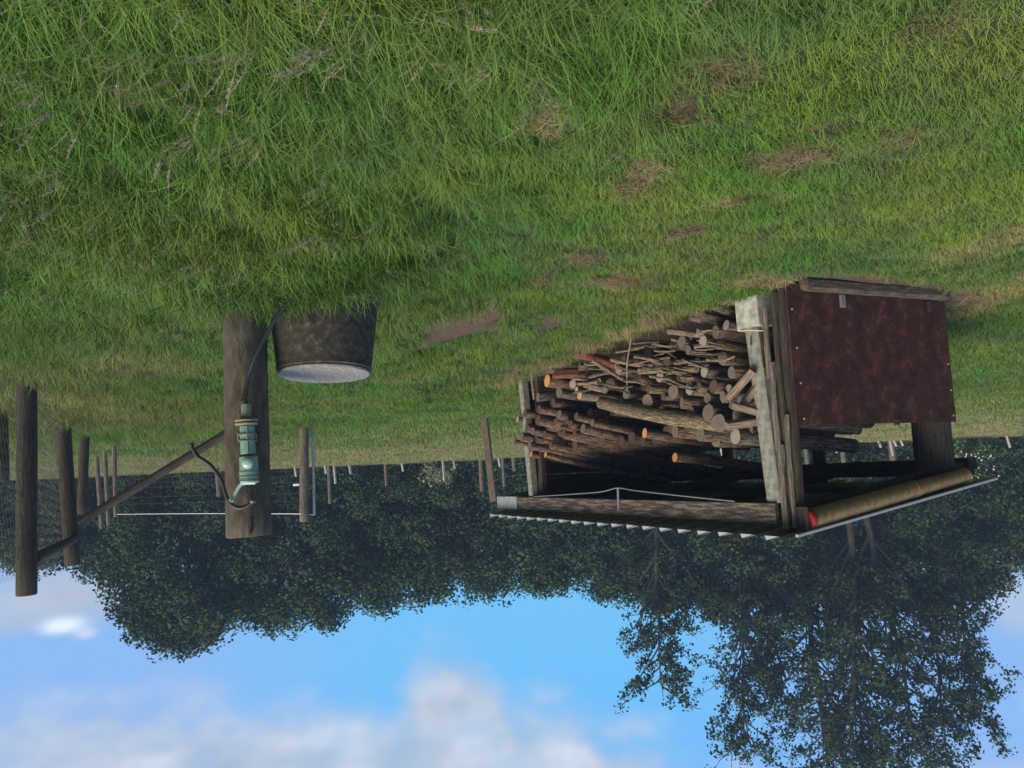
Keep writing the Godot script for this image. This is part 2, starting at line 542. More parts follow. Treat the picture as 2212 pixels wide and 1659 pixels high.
func make_ground():
	var xs := []
	var zs := []
	var x := 0.0
	while x < 260.0:
		xs.append(x)
		if x > 0.0: xs.push_front(-x)
		x += 0.09 if x < 5.0 else (0.25 if x < 12.0 else x * 0.08)
	var d := -6.0
	while d < 420.0:
		zs.append(-d)
		d += 0.5 if d < 1.5 else (0.09 if d < 13.0 else (0.25 if d < 20.0 else d * 0.05))
	var v := PackedVector3Array()
	var nn := PackedVector3Array()
	var cc := PackedColorArray()
	var ix := PackedInt32Array()
	for z in zs:
		for xx in xs:
			v.append(Vector3(xx, ground_y(xx, z), z))
			var e := 0.06
			nn.append(Vector3(ground_y(xx - e, z) - ground_y(xx + e, z), 2 * e, ground_y(xx, z - e) - ground_y(xx, z + e)).normalized())
			cc.append(ground_color(xx, z))
	var nx := xs.size()
	for j in zs.size() - 1:
		for i in nx - 1:
			var a := j * nx + i
			ix.append_array(PackedInt32Array([a, a + nx, a + 1, a + 1, a + nx, a + nx + 1]))
	var arr := []
	arr.resize(Mesh.ARRAY_MAX)
	arr[Mesh.ARRAY_VERTEX] = v
	arr[Mesh.ARRAY_NORMAL] = nn
	arr[Mesh.ARRAY_COLOR] = cc
	arr[Mesh.ARRAY_INDEX] = ix
	var me := ArrayMesh.new()
	me.add_surface_from_arrays(Mesh.PRIMITIVE_TRIANGLES, arr)
	tag(part("ground", me, M.ground, self), "grassy field rising gently towards the trees", "ground", "", "structure")

# one tuft: blades that leave the soil at random spots and curve over
func tuft(n: int, radius: float, lmin: float, lmax: float, wid: float, lean0: float, lean1: float, rnd_seed: int, straw := 0.17, segs := 3, flat := 0.2) -> ArrayMesh:
	var g := RandomNumberGenerator.new()
	g.seed = rnd_seed
	var v := PackedVector3Array()
	var nn := PackedVector3Array()
	var cc := PackedColorArray()
	var ix := PackedInt32Array()
	for b in n:
		var a := g.randf() * TAU
		var rr := radius * sqrt(g.randf())
		var p := Vector3(cos(a) * rr, -0.012, sin(a) * rr)
		var az := g.randf() * TAU
		var out := Vector3(cos(az), 0, sin(az))
		var side := Vector3(-sin(az), 0, cos(az)).rotated(out, g.randf_range(-0.7, 0.7))
		var ln := g.randf_range(lmin, lmax)
		var th := deg_to_rad(g.randf_range(lean0 * flat, lean0))
		var cur := deg_to_rad(g.randf_range(lean1 * 0.3, lean1)) / segs
		var k := g.randf_range(0.78, 1.22)
		var col := Color(k * g.randf_range(0.88, 1.18), k, k * g.randf_range(0.75, 1.25))
		if g.randf() < straw: col = Color(2.6, 1.7, 2.6) * g.randf_range(0.6, 1.15)
		var base := v.size()
		for s in segs + 1:
			var wd := wid * (1.0 - pow(float(s) / segs, 1.6)) * 0.5
			var dir := out * sin(th) + Vector3.UP * cos(th)
			var nrm := side.cross(dir).normalized()
			if nrm.y < 0: nrm = -nrm
			if s < segs:
				v.append(p - side * wd); v.append(p + side * wd)
				nn.append(nrm); nn.append(nrm); cc.append(col); cc.append(col)
			else:
				v.append(p); nn.append(nrm); cc.append(col)
			p += dir * (ln / segs)
			th += cur
		for s in segs:
			var q := base + s * 2
			var tri := [[q, q + 2, q + 1], [q + 1, q + 2, q + 3]] if s < segs - 1 else [[q, q + 2, q + 1]]
			for w in tri:
				var front := (v[w[2]] - v[w[0]]).cross(v[w[1]] - v[w[0]]).dot(nn[w[0]]) > 0.0
				ix.append_array(PackedInt32Array(w if front else [w[0], w[2], w[1]]))
	var arr := []
	arr.resize(Mesh.ARRAY_MAX)
	arr[Mesh.ARRAY_VERTEX] = v
	arr[Mesh.ARRAY_NORMAL] = nn
	arr[Mesh.ARRAY_COLOR] = cc
	arr[Mesh.ARRAY_INDEX] = ix
	var me := ArrayMesh.new()
	me.add_surface_from_arrays(Mesh.PRIMITIVE_TRIANGLES, arr)
	return me

func seed_head(rnd_seed: int) -> ArrayMesh:           # a leaning stalk with a feathery panicle
	var g := RandomNumberGenerator.new()
	g.seed = rnd_seed
	var st := SurfaceTool.new()
	st.begin(Mesh.PRIMITIVE_TRIANGLES)
	for s in 3:
		var az := g.randf_range(-0.6, 0.6)
		var out := Vector3(cos(az), 0, sin(az))
		var p := Vector3(g.randf_range(-0.05, 0.05), 0, g.randf_range(-0.05, 0.05))
		var th := 0.35
		var path := [p]
		var rad := [0.0012]
		for k in 9:
			p += (out * sin(th) + Vector3.UP * cos(th)) * 0.042 * g.randf_range(0.85, 1.2)
			th += g.randf_range(0.06, 0.17)
			path.append(p)
			rad.append(0.0011)
		st.set_color(Color(0.26, 0.23, 0.12))
		add_tube(st, path, rad, 3)
		for k in 64:
			var t := 5.2 + 3.8 * k / 64.0
			var i := mini(int(t), 8)
			var q: Vector3 = path[i].lerp(path[i + 1], t - i)
			var dir := (out * 0.8 + Vector3(g.randf_range(-1, 1), g.randf_range(-1, 1), g.randf_range(-1, 1)) * 0.9).normalized()
			var ln := 0.03 * (1.2 - k / 64.0) * g.randf_range(0.6, 1.3)
			var sd := dir.cross(Vector3(g.randf() - 0.5, g.randf(), g.randf() - 0.5)).normalized() * 0.0017
			var kk := g.randf_range(0.75, 1.25)
			st.set_color(Color(0.25 * kk, 0.20 * kk, 0.155 * kk))
			st.set_smooth_group(-1)
			for w in [q - sd, q + dir * ln, q + sd]: st.add_vertex(w)
	st.generate_normals()
	return st.commit()

func visible_at(x: float, d: float) -> bool:
	return absf(x) < 0.66 * d + 0.9

func longness(x: float, z: float) -> float:
	var d := -z
	var a := smoothstep(-0.35, 0.7, x) * (1.0 - smoothstep(6.5, 9.0, d)) * 0.75
	var b := smoothstep(-1.0, 0.0, x) * (1.0 - smoothstep(2.7, 3.6, d))
	var c := smoothstep(3.0, 4.5, x) * (1.0 - smoothstep(14.0, 18.0, d)) * 0.8
	var t := maxf(maxf(a, b), c)
	for o in [[1.57, -4.7, 0.45], [1.13, -4.9, 0.6]]:       # uncut round the post and the pedestal
		t = maxf(t, 0.85 * (1.0 - smoothstep(o[2] * 0.6, o[2] * 1.3, Vector2(x - o[0], z - o[1]).length())))
	return t

func make_grass():
	var shorts := []
	var longs := []
	var deads := []
	for k in 4:
		shorts.append(tuft(150, 0.105, 0.03, 0.085, 0.0036, 45, 80, 100 + k))
		longs.append(tuft(60, 0.10, 0.11, 0.30, 0.0048, 40, 105, 200 + k, 0.09, 4))
		deads.append(tuft(170, 0.12, 0.03, 0.085, 0.0028, 88, 25, 300 + k, 0.0, 2, 0.75))
	var far := [tuft(220, 0.3, 0.05, 0.13, 0.008, 50, 70, 401), tuft(220, 0.3, 0.05, 0.13, 0.008, 50, 70, 402)]
	var sx := [[], [], [], []]
	var sc := [[], [], [], []]
	var lx := [[], [], [], []]
	var lc := [[], [], [], []]
	var dx := [[], [], [], []]
	var dc := [[], [], [], []]
	var fx := [[], []]
	var fc := [[], []]
	var d := 1.7
	while d < 34.5:
		var s := 0.11 if d < 4.5 else (0.135 if d < 8.5 else (0.18 if d < 15.0 else 0.36))
		var half := 0.66 * d + 0.9
		var x := -half
		while x < half:
			var px := x + rng.randf_range(-0.5, 0.5) * s
			var pd := d + rng.randf_range(-0.5, 0.5) * s
			x += s
			if in_shed(px, -pd): continue
			if in_mud(px, -pd) and rng.randf() < 0.86: continue
			var z := -pd
			var n1 := broad.get_noise_2d(px * 2.2, z * 2.2) + 0.35 * fine.get_noise_2d(px * 1.5, z * 1.5)
			var n2 := broad.get_noise_2d(px * 3.1 + 70.0, z * 3.1)
			var col := Color(0.08, 0.18, 0.022).lerp(Color(0.138, 0.208, 0.026), smoothstep(-0.2, 0.45, n1))
			col = col.lerp(Color(0.068, 0.145, 0.045), 0.6 * smoothstep(0.05, 0.4, n2))
			col = col.lerp(Color(0.15, 0.145, 0.055), 0.28 * smoothstep(0.0, 0.4, broad.get_noise_2d(px * 4.2 - 33.0, z * 4.2) + 0.25 * smoothstep(0.5, -1.5, px)))
			var dr := dryness(px, z)
			col = col.lerp(Color(0.30, 0.255, 0.135), dr * rng.randf_range(0.5, 1.0))
			var th := patch_at(px, z, "thatch")
			var ea := patch_at(px, z, "earth")
			var sw := patch_at(px, z, "straw")
			col = col.lerp(Color(0.26, 0.215, 0.09), sw * rng.randf_range(0.3, 0.9))
			col *= rng.randf_range(0.82, 1.2)
			var gy := ground_y(px, z)
			var tilt := Basis(Vector3(rng.randf_range(-1, 1), 0, rng.randf_range(-1, 1)).normalized(), rng.randf_range(0.0, 0.22))
			var spin := Basis(Vector3.UP, rng.randf() * TAU)
			if d >= 15.0:
				var b := (tilt * spin).scaled(Vector3.ONE * rng.randf_range(0.8, 1.25))
				var q := rng.randi() % 2
				fx[q].append(Transform3D(b, Vector3(px, gy, z))); fc[q].append(col)
				continue
			var k := rng.randi() % 4
			if rng.randf() < th * 1.3 or rng.randf() < ea * 0.2 or rng.randf() < sw * 0.3:
				var bc := Color(0.165, 0.105, 0.06).lerp(Color(0.235, 0.17, 0.095), rng.randf()) * rng.randf_range(0.6, 1.15)
				if sw > th: bc = Color(0.30, 0.235, 0.12) * rng.randf_range(0.7, 1.2)
				dx[k].append(Transform3D((tilt * spin).scaled(Vector3(1, rng.randf_range(0.8, 1.6), 1)), Vector3(px, gy + 0.01 + 0.03 * th * rng.randf(), z))); dc[k].append(bc)
				if rng.randf() < 0.75: continue
			if rng.randf() < ea * 1.15: continue
			var lo := longness(px, z)
			var h := rng.randf_range(0.8, 1.25) * (1.0 + 0.5 * lo)
			if d > 8.5: h *= 1.25
			sx[k].append(Transform3D((tilt * spin).scaled(Vector3(1.15, h, 1.15) if d < 8.5 else Vector3(1.5, h, 1.5)), Vector3(px, gy, z))); sc[k].append(col)
			if rng.randf() < lo * 0.62 * (0.45 + 0.55 * smoothstep(-0.3, 0.3, n2 + 0.4 * fine.get_noise_2d(px, z))) * (s / 0.066) * 1.3:
				var lcol := col.lerp(Color(0.10, 0.17, 0.035), 0.5) * rng.randf_range(0.8, 1.15)
				lx[k].append(Transform3D((tilt * spin).scaled(Vector3.ONE * rng.randf_range(0.6, 1.1)), Vector3(px, gy, z))); lc[k].append(lcol)
		d += s
	for k in 4:
		tag(copies("short_grass", shorts[k], M.grass, sx[k], sc[k], self), "short green grass of the trodden field between post and log shed", "grass", "field grass", "stuff")
		tag(copies("long_grass", longs[k], M.grass, lx[k], lc[k], self), "long rough green grass round the thick post", "grass", "rough grass", "stuff")
		tag(copies("dead_grass", deads[k], M.dry, dx[k], dc[k], self), "brown dead grass lying in flat clumps on the field", "dead grass", "dead grass clumps", "stuff")
	for k in 2:
		tag(copies("field_grass", far[k], M.grass, fx[k], fc[k], self), "pale dry grass of the far field before the trees", "grass", "far field grass", "stuff")
	# uncut tufts hugging the post, the pedestal, the fence posts, and dead weeds along the wood stack
	var ux := []
	var uc := []
	for o in [[1.57, -4.7, 0.16, 0.42, 46, 1.15, 0.0], [1.13, -4.95, 0.34, 0.62, 110, 1.2, 0.0], [4.86, -8.0, 0.1, 0.6, 34, 1.2, 0.7], [6.18, -11.0, 0.1, 0.7, 34, 1.2, 0.8], [3.4, -13.0, 0.05, 0.7, 24, 0.9, 0.6], [8.0, -16.0, 0.1, 1.6, 60, 1.1, 0.8]]:
		for i in o[4]:
			var a := rng.randf_range(-0.5, PI + 0.5)
			var r := rng.randf_range(o[2], o[3])
			var gx: float = o[0] + cos(a) * r
			var gz: float = o[1] + sin(a) * r
			ux.append(Transform3D(Basis(Vector3.UP, rng.randf() * TAU).scaled(Vector3.ONE * o[5] * rng.randf_range(0.65, 1.15)), Vector3(gx, ground_y(gx, gz), gz)))
			uc.append(Color(0.085, 0.155, 0.034).lerp(Color(0.30, 0.25, 0.13), o[6] * rng.randf()) * rng.randf_range(0.75, 1.2))
	tag(copies("tall_grass", longs[1], M.grass, ux, uc, self), "tall uncut grass hugging the foot of posts and pedestal", "grass", "uncut grass", "stuff")
	var wx := []
	var wc := []
	for i in 60:
		var wl := rng.randf_range(0.5, 4.9)
		var p := shed_world(Vector3(wl, 0, rng.randf_range(0.1, 0.62)))
		wx.append(Transform3D(Basis(Vector3.UP, rng.randf() * TAU).scaled(Vector3(0.6, rng.randf_range(0.5, 1.0), 0.6)), Vector3(p.x, ground_y(p.x, p.z), p.z)))
		wc.append(Color(0.30, 0.235, 0.125) * rng.randf_range(0.6, 1.15))
	tag(copies("dry_weeds", longs[2], M.dry, wx, wc, self), "dry yellow weeds along the foot of the wood stack", "weeds", "dry weeds", "stuff")
	# flowering grass in drifts on the rough side
	var hx := [[], []]
	var hc := [[], []]
	for i in 5200:
		var hd := rng.randf_range(1.9, 8.5)
		var hxx := rng.randf_range(-0.66 * hd - 0.5, 0.66 * hd + 0.9)
		var m := longness(hxx, -hd) * smoothstep(0.0, 0.35, broad.get_noise_2d(hxx * 3.4 + 11.0, -hd * 3.4)) * 0.62
		if hxx < -3.2 and hd < 7.0: m = 0.12
		m = maxf(m * 0.6, 0.8 * patch_at(hxx, -hd, "seed"))
		if rng.randf() > m: continue
		var bb := Basis(Vector3.UP, -0.5 + rng.randf_range(-1.5, 1.5)).scaled(Vector3.ONE * rng.randf_range(0.35, 0.66))
		hx[i % 2].append(Transform3D(bb, Vector3(hxx, ground_y(hxx, -hd), -hd)))
		hc[i % 2].append(Color.WHITE * rng.randf_range(0.7, 1.2))
	for k in 2:
		tag(copies("flowering_grass", seed_head(500 + k), M.dry, hx[k], hc[k], self), "greyish pink seed heads leaning in the long grass", "seed heads", "seed heads", "stuff")

# ------------------------------------------------------------------ trees
func leaf_clump(n: int, radius: float, leaf: float, rnd_seed: int) -> ArrayMesh:
	var g := RandomNumberGenerator.new()
	g.seed = rnd_seed
	var v := PackedVector3Array()
	var nn := PackedVector3Array()
	var cc := PackedColorArray()
	var ix := PackedInt32Array()
	for i in n:
		var p := Vector3(g.randfn(), g.randfn() * 0.8, g.randfn()).normalized() * radius * pow(g.randf(), 0.45)
		var up := (p.normalized() * 0.5 + Vector3(g.randf_range(-1, 1), g.randf_range(-0.2, 1.2), g.randf_range(-1, 1))).normalized()
		var f := up.cross(Vector3(g.randf_range(-1, 1), g.randf_range(-1, 1), g.randf_range(-1, 1))).normalized()
		var s := f.cross(up).normalized()
		var l := leaf * g.randf_range(0.7, 1.25)
		var k := g.randf_range(0.82, 1.18)
		var col := Color(k * g.randf_range(0.9, 1.1), k, k * 0.95)
		var b := v.size()
		for q in [p - f * l * 0.5, p - f * l * 0.1 + s * l * 0.42 + up * l * 0.08, p + f * l * 0.5, p - f * l * 0.1 - s * l * 0.42 + up * l * 0.08]:
			v.append(q); nn.append(up); cc.append(col)
		var front := (v[b + 2] - v[b]).cross(v[b + 1] - v[b]).dot(up) > 0.0
		ix.append_array(PackedInt32Array([b, b + 1, b + 2, b, b + 2, b + 3] if front else [b, b + 2, b + 1, b, b + 3, b + 2]))
	var arr := []
	arr.resize(Mesh.ARRAY_MAX)
	arr[Mesh.ARRAY_VERTEX] = v
	arr[Mesh.ARRAY_NORMAL] = nn
	arr[Mesh.ARRAY_COLOR] = cc
	arr[Mesh.ARRAY_INDEX] = ix
	var me := ArrayMesh.new()
	me.add_surface_from_arrays(Mesh.PRIMITIVE_TRIANGLES, arr)
	return me

var clumps := []
func tree(called: String, label: String, group: String, px: float, top: float, hw: float, d: float, o := {}):
	var c := at(px, top, d)
	var gy := ground_y(c.x, -d)
	var H := c.y - gy
	var R := hw * d / FOCAL
	var open: bool = o.get("open", false)
	var low: float = o.get("low", 0.06)
	var limbs: int = o.get("limbs", 26)
	var tint: Color = o.get("tint", Color(0.036, 0.064, 0.026))
	var t := thing(called, label, "tree", Vector3(c.x, gy, -d), group)
	var st := SurfaceTool.new()
	st.begin(Mesh.PRIMITIVE_TRIANGLES)
	var stems: int = o.get("stems", 1)
	var br := SurfaceTool.new()
	br.begin(Mesh.PRIMITIVE_TRIANGLES)
	var xs := []
	var cs := []
	var tr: float = o.get("trunk", 0.016 * H)
	for s in stems:
		var lean := Vector3.ZERO if stems == 1 else Vector3(cos(TAU * s / stems + 0.6), 0, sin(TAU * s / stems + 0.6) * 0.7) * R * 0.45
		var sh := H * (1.0 if s == 0 else rng.randf_range(0.8, 0.95))
		var path := []
		var rad := []
		var wob := Vector3.ZERO
		for k in 11:
			var y := k / 10.0
			wob += Vector3(rng.randf_range(-1, 1), 0, rng.randf_range(-1, 1)) * H * 0.009
			path.append(Vector3(0, sh * y * 0.97 - (0.15 if k == 0 else 0.0), 0) + lean * pow(y, 0.8) + wob)
			rad.append(tr * (1.0 - y * 0.92) * (1.25 if k == 0 else 1.0) / (1.0 if stems == 1 else 1.35))
		add_tube(st, path, rad, 7)
		for i in limbs:
			var y := lerpf(maxf(low, 0.04), 0.96, pow((i + rng.randf()) / limbs, 0.9))
			var f := y * 10.0
			var i0 := mini(int(f), 9)
			var from: Vector3 = path[i0].lerp(path[i0 + 1], f - i0)
			var az := i * 2.39996 + rng.randf_range(-0.4, 0.4)
			var u := clampf((y - low) / (1.0 - low), 0, 1)
			var reach := R * (pow(sin(PI * clampf(u * 0.82 + 0.18, 0, 1)), 0.7) if not open else lerpf(1.1, 0.72, u)) * rng.randf_range(0.75, 1.08) / (1.0 if stems == 1 else 1.35)
			var el := deg_to_rad(rng.randf_range(10, 40) if not open else rng.randf_range(28, 62))
			var out := Vector3(cos(az), 0, sin(az))
			var lp := [from]
			var lr := [maxf(rad[i0] * (0.45 if not open else 0.6), 0.02 if not open else 0.045)]
			for k in 4:
				lp.append(lp[-1] + (out * cos(el) + Vector3.UP * sin(el)) * reach / 4.0 / maxf(cos(el), 0.55) + Vector3(rng.randf_range(-1, 1), rng.randf_range(-1, 1), rng.randf_range(-1, 1)) * reach * 0.04)
				el += deg_to_rad(rng.randf_range(-14, 6)) if not open else deg_to_rad(rng.randf_range(-12, 14))
				lr.append(lr[0] * (1.0 - 0.23 * (k + 1)))
			add_tube(br, lp, lr, 5)
			var twigs := int(clampf(reach * (3.0 if not open else 1.85), 3, 10))
			for w in twigs:
				var a := lerpf(0.8, 3.98, (w + rng.randf()) / twigs)
				var a0 := mini(int(a), 3)
				var q: Vector3 = lp[a0].lerp(lp[a0 + 1], a - a0)
				var dir := (out * 0.6 + Vector3(rng.randf_range(-1, 1), rng.randf_range(-0.5, 0.9), rng.randf_range(-1, 1))).normalized()
				var tl := rng.randf_range(0.5, 1.1) * (0.75 if not open else 0.6)
				add_tube(br, [q, q + dir * tl * 0.6, q + dir * tl + Vector3(0, -0.08, 0)], ([0.014, 0.01, 0.006] if not open else [0.026, 0.018, 0.01]), 3)
				for m in 2:
					var e := q + dir * tl * (0.4 + 0.55 * m) + Vector3(rng.randf_range(-1, 1), rng.randf_range(-1, 1), rng.randf_range(-1, 1)) * 0.18
					if e.y < 0.15: continue
					if e.y > H + 0.1: continue
					var sc := rng.randf_range(0.75, 1.25) * (1.0 if not open else 0.8)
					xs.append(Transform3D(Basis(Vector3(rng.randf_range(-1, 1), 1, rng.randf_range(-1, 1)).normalized(), rng.randf() * TAU).scaled(Vector3.ONE * sc), e))
					var k := rng.randf_range(0.7, 1.3)
					cs.append(Color(tint.r * k * rng.randf_range(0.85, 1.2), tint.g * k, tint.b * k * rng.randf_range(0.8, 1.2)))
	if not open:                                      # the leafy skin of a dense crown
		for i in int(34.0 * R * H / 6.0 * o.get("fill", 1.0)):
			var y := pow(rng.randf(), 0.85)
			var a := rng.randf() * TAU
			var u := clampf(y, 0, 1)
			var lump := 1.0 + 0.22 * sin(a * 3.0 + y * 9.0 + px) + 0.12 * sin(a * 7.0 - y * 15.0)
			var rr := R * pow(maxf(sin(PI * clampf(u * 0.80 + 0.2, 0, 1)), 0.0), 0.6) * lump * rng.randf_range(0.72, 1.0)
			var e := Vector3(cos(a) * rr, maxf(low, 0.0) * H + y * (1.0 - low) * H * 0.97, sin(a) * rr)
			xs.append(Transform3D(Basis(Vector3(rng.randf_range(-1, 1), 1, rng.randf_range(-1, 1)).normalized(), rng.randf() * TAU).scaled(Vector3.ONE * rng.randf_range(0.8, 1.3)), e))
			var k := rng.randf_range(0.7, 1.3)
			cs.append(Color(tint.r * k * rng.randf_range(0.85, 1.2), tint.g * k, tint.b * k * rng.randf_range(0.8, 1.2)))
	st.generate_normals()
	br.generate_normals()
	part("trunk", st.commit(), M.tree_bark, t)
	part("branches", br.commit(), M.tree_bark, t)
	tag(copies("crown", clumps[(1 if open else 0)], M.leaf, xs, cs, t), "", "", "", "stuff")
	return t

func make_trees():
	clumps = [leaf_clump(64, 0.58, 0.15, 801), leaf_clump(26, 0.44, 0.17, 802)]
	var dense := "leafy hedgerow trees behind the field"
	# the row that makes the skyline: pixel x, top, half width, depth
	tree("hedgerow_tree", "big rounded dense tree, tallest of the trees behind the thick post", dense, 402, 1408, 155, 38.0, {"limbs": 36, "fill": 2.0})
	var ordinal := ["", "first", "second", "third", "fourth", "fifth", "sixth", "seventh"]
	var nth := 0
	for a in [[585, 1350, 125, 39.0], [710, 1352, 110, 38.0], [825, 1318, 105, 39.5], [935, 1290, 100, 39.0], [1055, 1288, 95, 40.0], [1175, 1284, 100, 38.5], [1300, 1296, 105, 39.5]]:
		nth += 1
		tree("hedgerow_tree", "dense dark green tree, %s after the big rounded tree towards the log shed" % ordinal[nth], dense, a[0], a[1], a[2], a[3])
	nth = 0
	for a in [[1420, 1320, 110, 40.0], [1545, 1330, 115, 38.5], [1690, 1310, 120, 39.0], [1840, 1330, 125, 39.5], [1985, 1330, 120, 38.0], [2105, 1300, 95, 38.5]]:
		nth += 1
		tree("hedgerow_tree", "dense dark tree behind the log shed, %s from the leaning stake" % ordinal[nth], dense, a[0], a[1], a[2], a[3])
	for a in [[2225, 1225, 90, 37.5], [2370, 1240, 120, 38.0]]:
		tree("hedgerow_tree", "low dense tree past the brown panel of the log shed", dense, a[0], a[1], a[2], a[3], {"low": 0.02})
	for a in [[235, 1240, 95, 41.0], [95, 1205, 130, 40.0], [-70, 1212, 120, 40.0], [-230, 1225, 130, 40.0]]:
		tree("hedgerow_tree", "low hedge tree behind the two tall fence posts joined by a rail", dense, a[0], a[1], a[2], a[3], {"low": 0.02})
	# the tall open-crowned ones
	tree("tall_tree", "open slim tree with sky showing through, shortest of the tall trees", "tall open trees behind the shed", 1456, 1522, 94, 37.0, {"open": true, "limbs": 36, "low": 0.3})
	tree("tall_tree", "tall open tree with a rounded top beside the shortest open tree", "tall open trees behind the shed", 1650, 1650, 126, 37.5, {"open": true, "limbs": 50, "low": 0.3, "stems": 2})
	tree("tall_tree", "slender tall tree between the rounded one and the several stemmed one", "tall open trees behind the shed", 1775, 1700, 120, 39.0, {"open": true, "limbs": 50, "low": 0.3})
	tree("tall_tree", "tallest open tree with several bare upright stems behind the shed", "tall open trees behind the shed", 1905, 1760, 165, 36.5, {"open": true, "limbs": 44, "low": 0.28, "stems": 3})
	tree("tall_tree", "tall open tree with thin side branches past the gutter end", "tall open trees behind the shed", 2085, 1690, 115, 37.0, {"open": true, "limbs": 44, "low": 0.28, "stems": 2})
	# a second row closes the gaps low down
	for i in 13:
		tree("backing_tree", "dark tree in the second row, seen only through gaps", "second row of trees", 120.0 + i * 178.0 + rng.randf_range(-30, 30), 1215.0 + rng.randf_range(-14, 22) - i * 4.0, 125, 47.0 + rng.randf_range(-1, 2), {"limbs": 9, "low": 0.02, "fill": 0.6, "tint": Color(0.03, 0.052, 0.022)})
	# bushes at their feet
	for i in 30:
		var x := -120.0 + i * 84.0 + rng.randf_range(-25, 25)
		var p := at(x, 1000, 35.2 + rng.randf_range(0, 1.6))
		bush("hedge_bush", "dark leafy bush at the foot of the tree row", "bushes under the trees", p.x, p.z, rng.randf_range(0.8, 1.3), rng.randf_range(1.0, 2.0), Color(0.036, 0.062, 0.024))
	for i in 15:
		var p := at(-80.0 + i * 165.0 + rng.randf_range(-30, 30), 1000, 42.5 + rng.randf_range(0, 1.5))
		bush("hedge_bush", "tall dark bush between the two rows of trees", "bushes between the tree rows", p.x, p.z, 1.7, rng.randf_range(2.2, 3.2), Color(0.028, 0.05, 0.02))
	var fp := at(2085, 985, 33.6)
	var fb := bush("flowering_bush", "wild bush dotted with small white flowers past the gutter end", "", fp.x, fp.z, 0.95, 1.5, Color(0.05, 0.09, 0.025))
	for i in 42:
		var a := rng.randf() * TAU
		var r := 0.95 * sqrt(rng.randf())
		var sz := rng.randf_range(0.025, 0.045)
		var q := Vector3(cos(a) * r, rng.randf_range(0.5, 1.7), absf(sin(a)) * r * 0.5 + 0.55)
		part("flower", lathe([[0.0, 0.0], [sz * 0.6, sz * 0.15], [sz, sz * 0.5], [sz * 0.5, sz * 0.42], [0.0, sz * 0.3]], 6), M.petal, fb, Transform3D(Basis(Vector3.RIGHT, PI / 2 + rng.randf_range(-0.5, 0.5)), q))
	var pp := at(945, 1008, 34.0)
	bush("pale_bush", "low bush with pale grey green leaves at the field edge", "", pp.x, pp.z, 0.7, 0.75, Color(0.16, 0.17, 0.10))

func bush(called: String, label: String, group: String, x: float, z: float, R: float, H: float, tint: Color) -> Node3D:
	var t := thing(called, label, "bush", Vector3(x, ground_y(x, z), z), group)
	var st := SurfaceTool.new()
	st.begin(Mesh.PRIMITIVE_TRIANGLES)
	var xs := []
	var cs := []
	for i in 9:
		var a := i * 2.4 + rng.randf()
		var e := Vector3(cos(a) * R * 0.7, H * rng.randf_range(0.5, 0.9), sin(a) * R * 0.7)
		add_tube(st, [Vector3(0, -0.1, 0), e * Vector3(0.4, 0.55, 0.4), e], [0.03, 0.02, 0.01], 4)
	for i in int(32.0 * R * H):
		var a := rng.randf() * TAU
		var y := rng.randf()
		var r := R * sqrt(1.0 - y * y * 0.8) * rng.randf_range(0.5, 1.05)
		xs.append(Transform3D(Basis(Vector3.UP, rng.randf() * TAU).scaled(Vector3.ONE * rng.randf_range(0.55, 0.95)), Vector3(cos(a) * r, 0.1 + y * H, sin(a) * r)))
		var k := rng.randf_range(0.7, 1.3)
		cs.append(Color(tint.r * k, tint.g * k, tint.b * k))
	st.generate_normals()
	part("stems", st.commit(), M.tree_bark, t)
	tag(copies("foliage", clumps[0], M.leaf, xs, cs, t), "", "", "", "stuff")
	return t

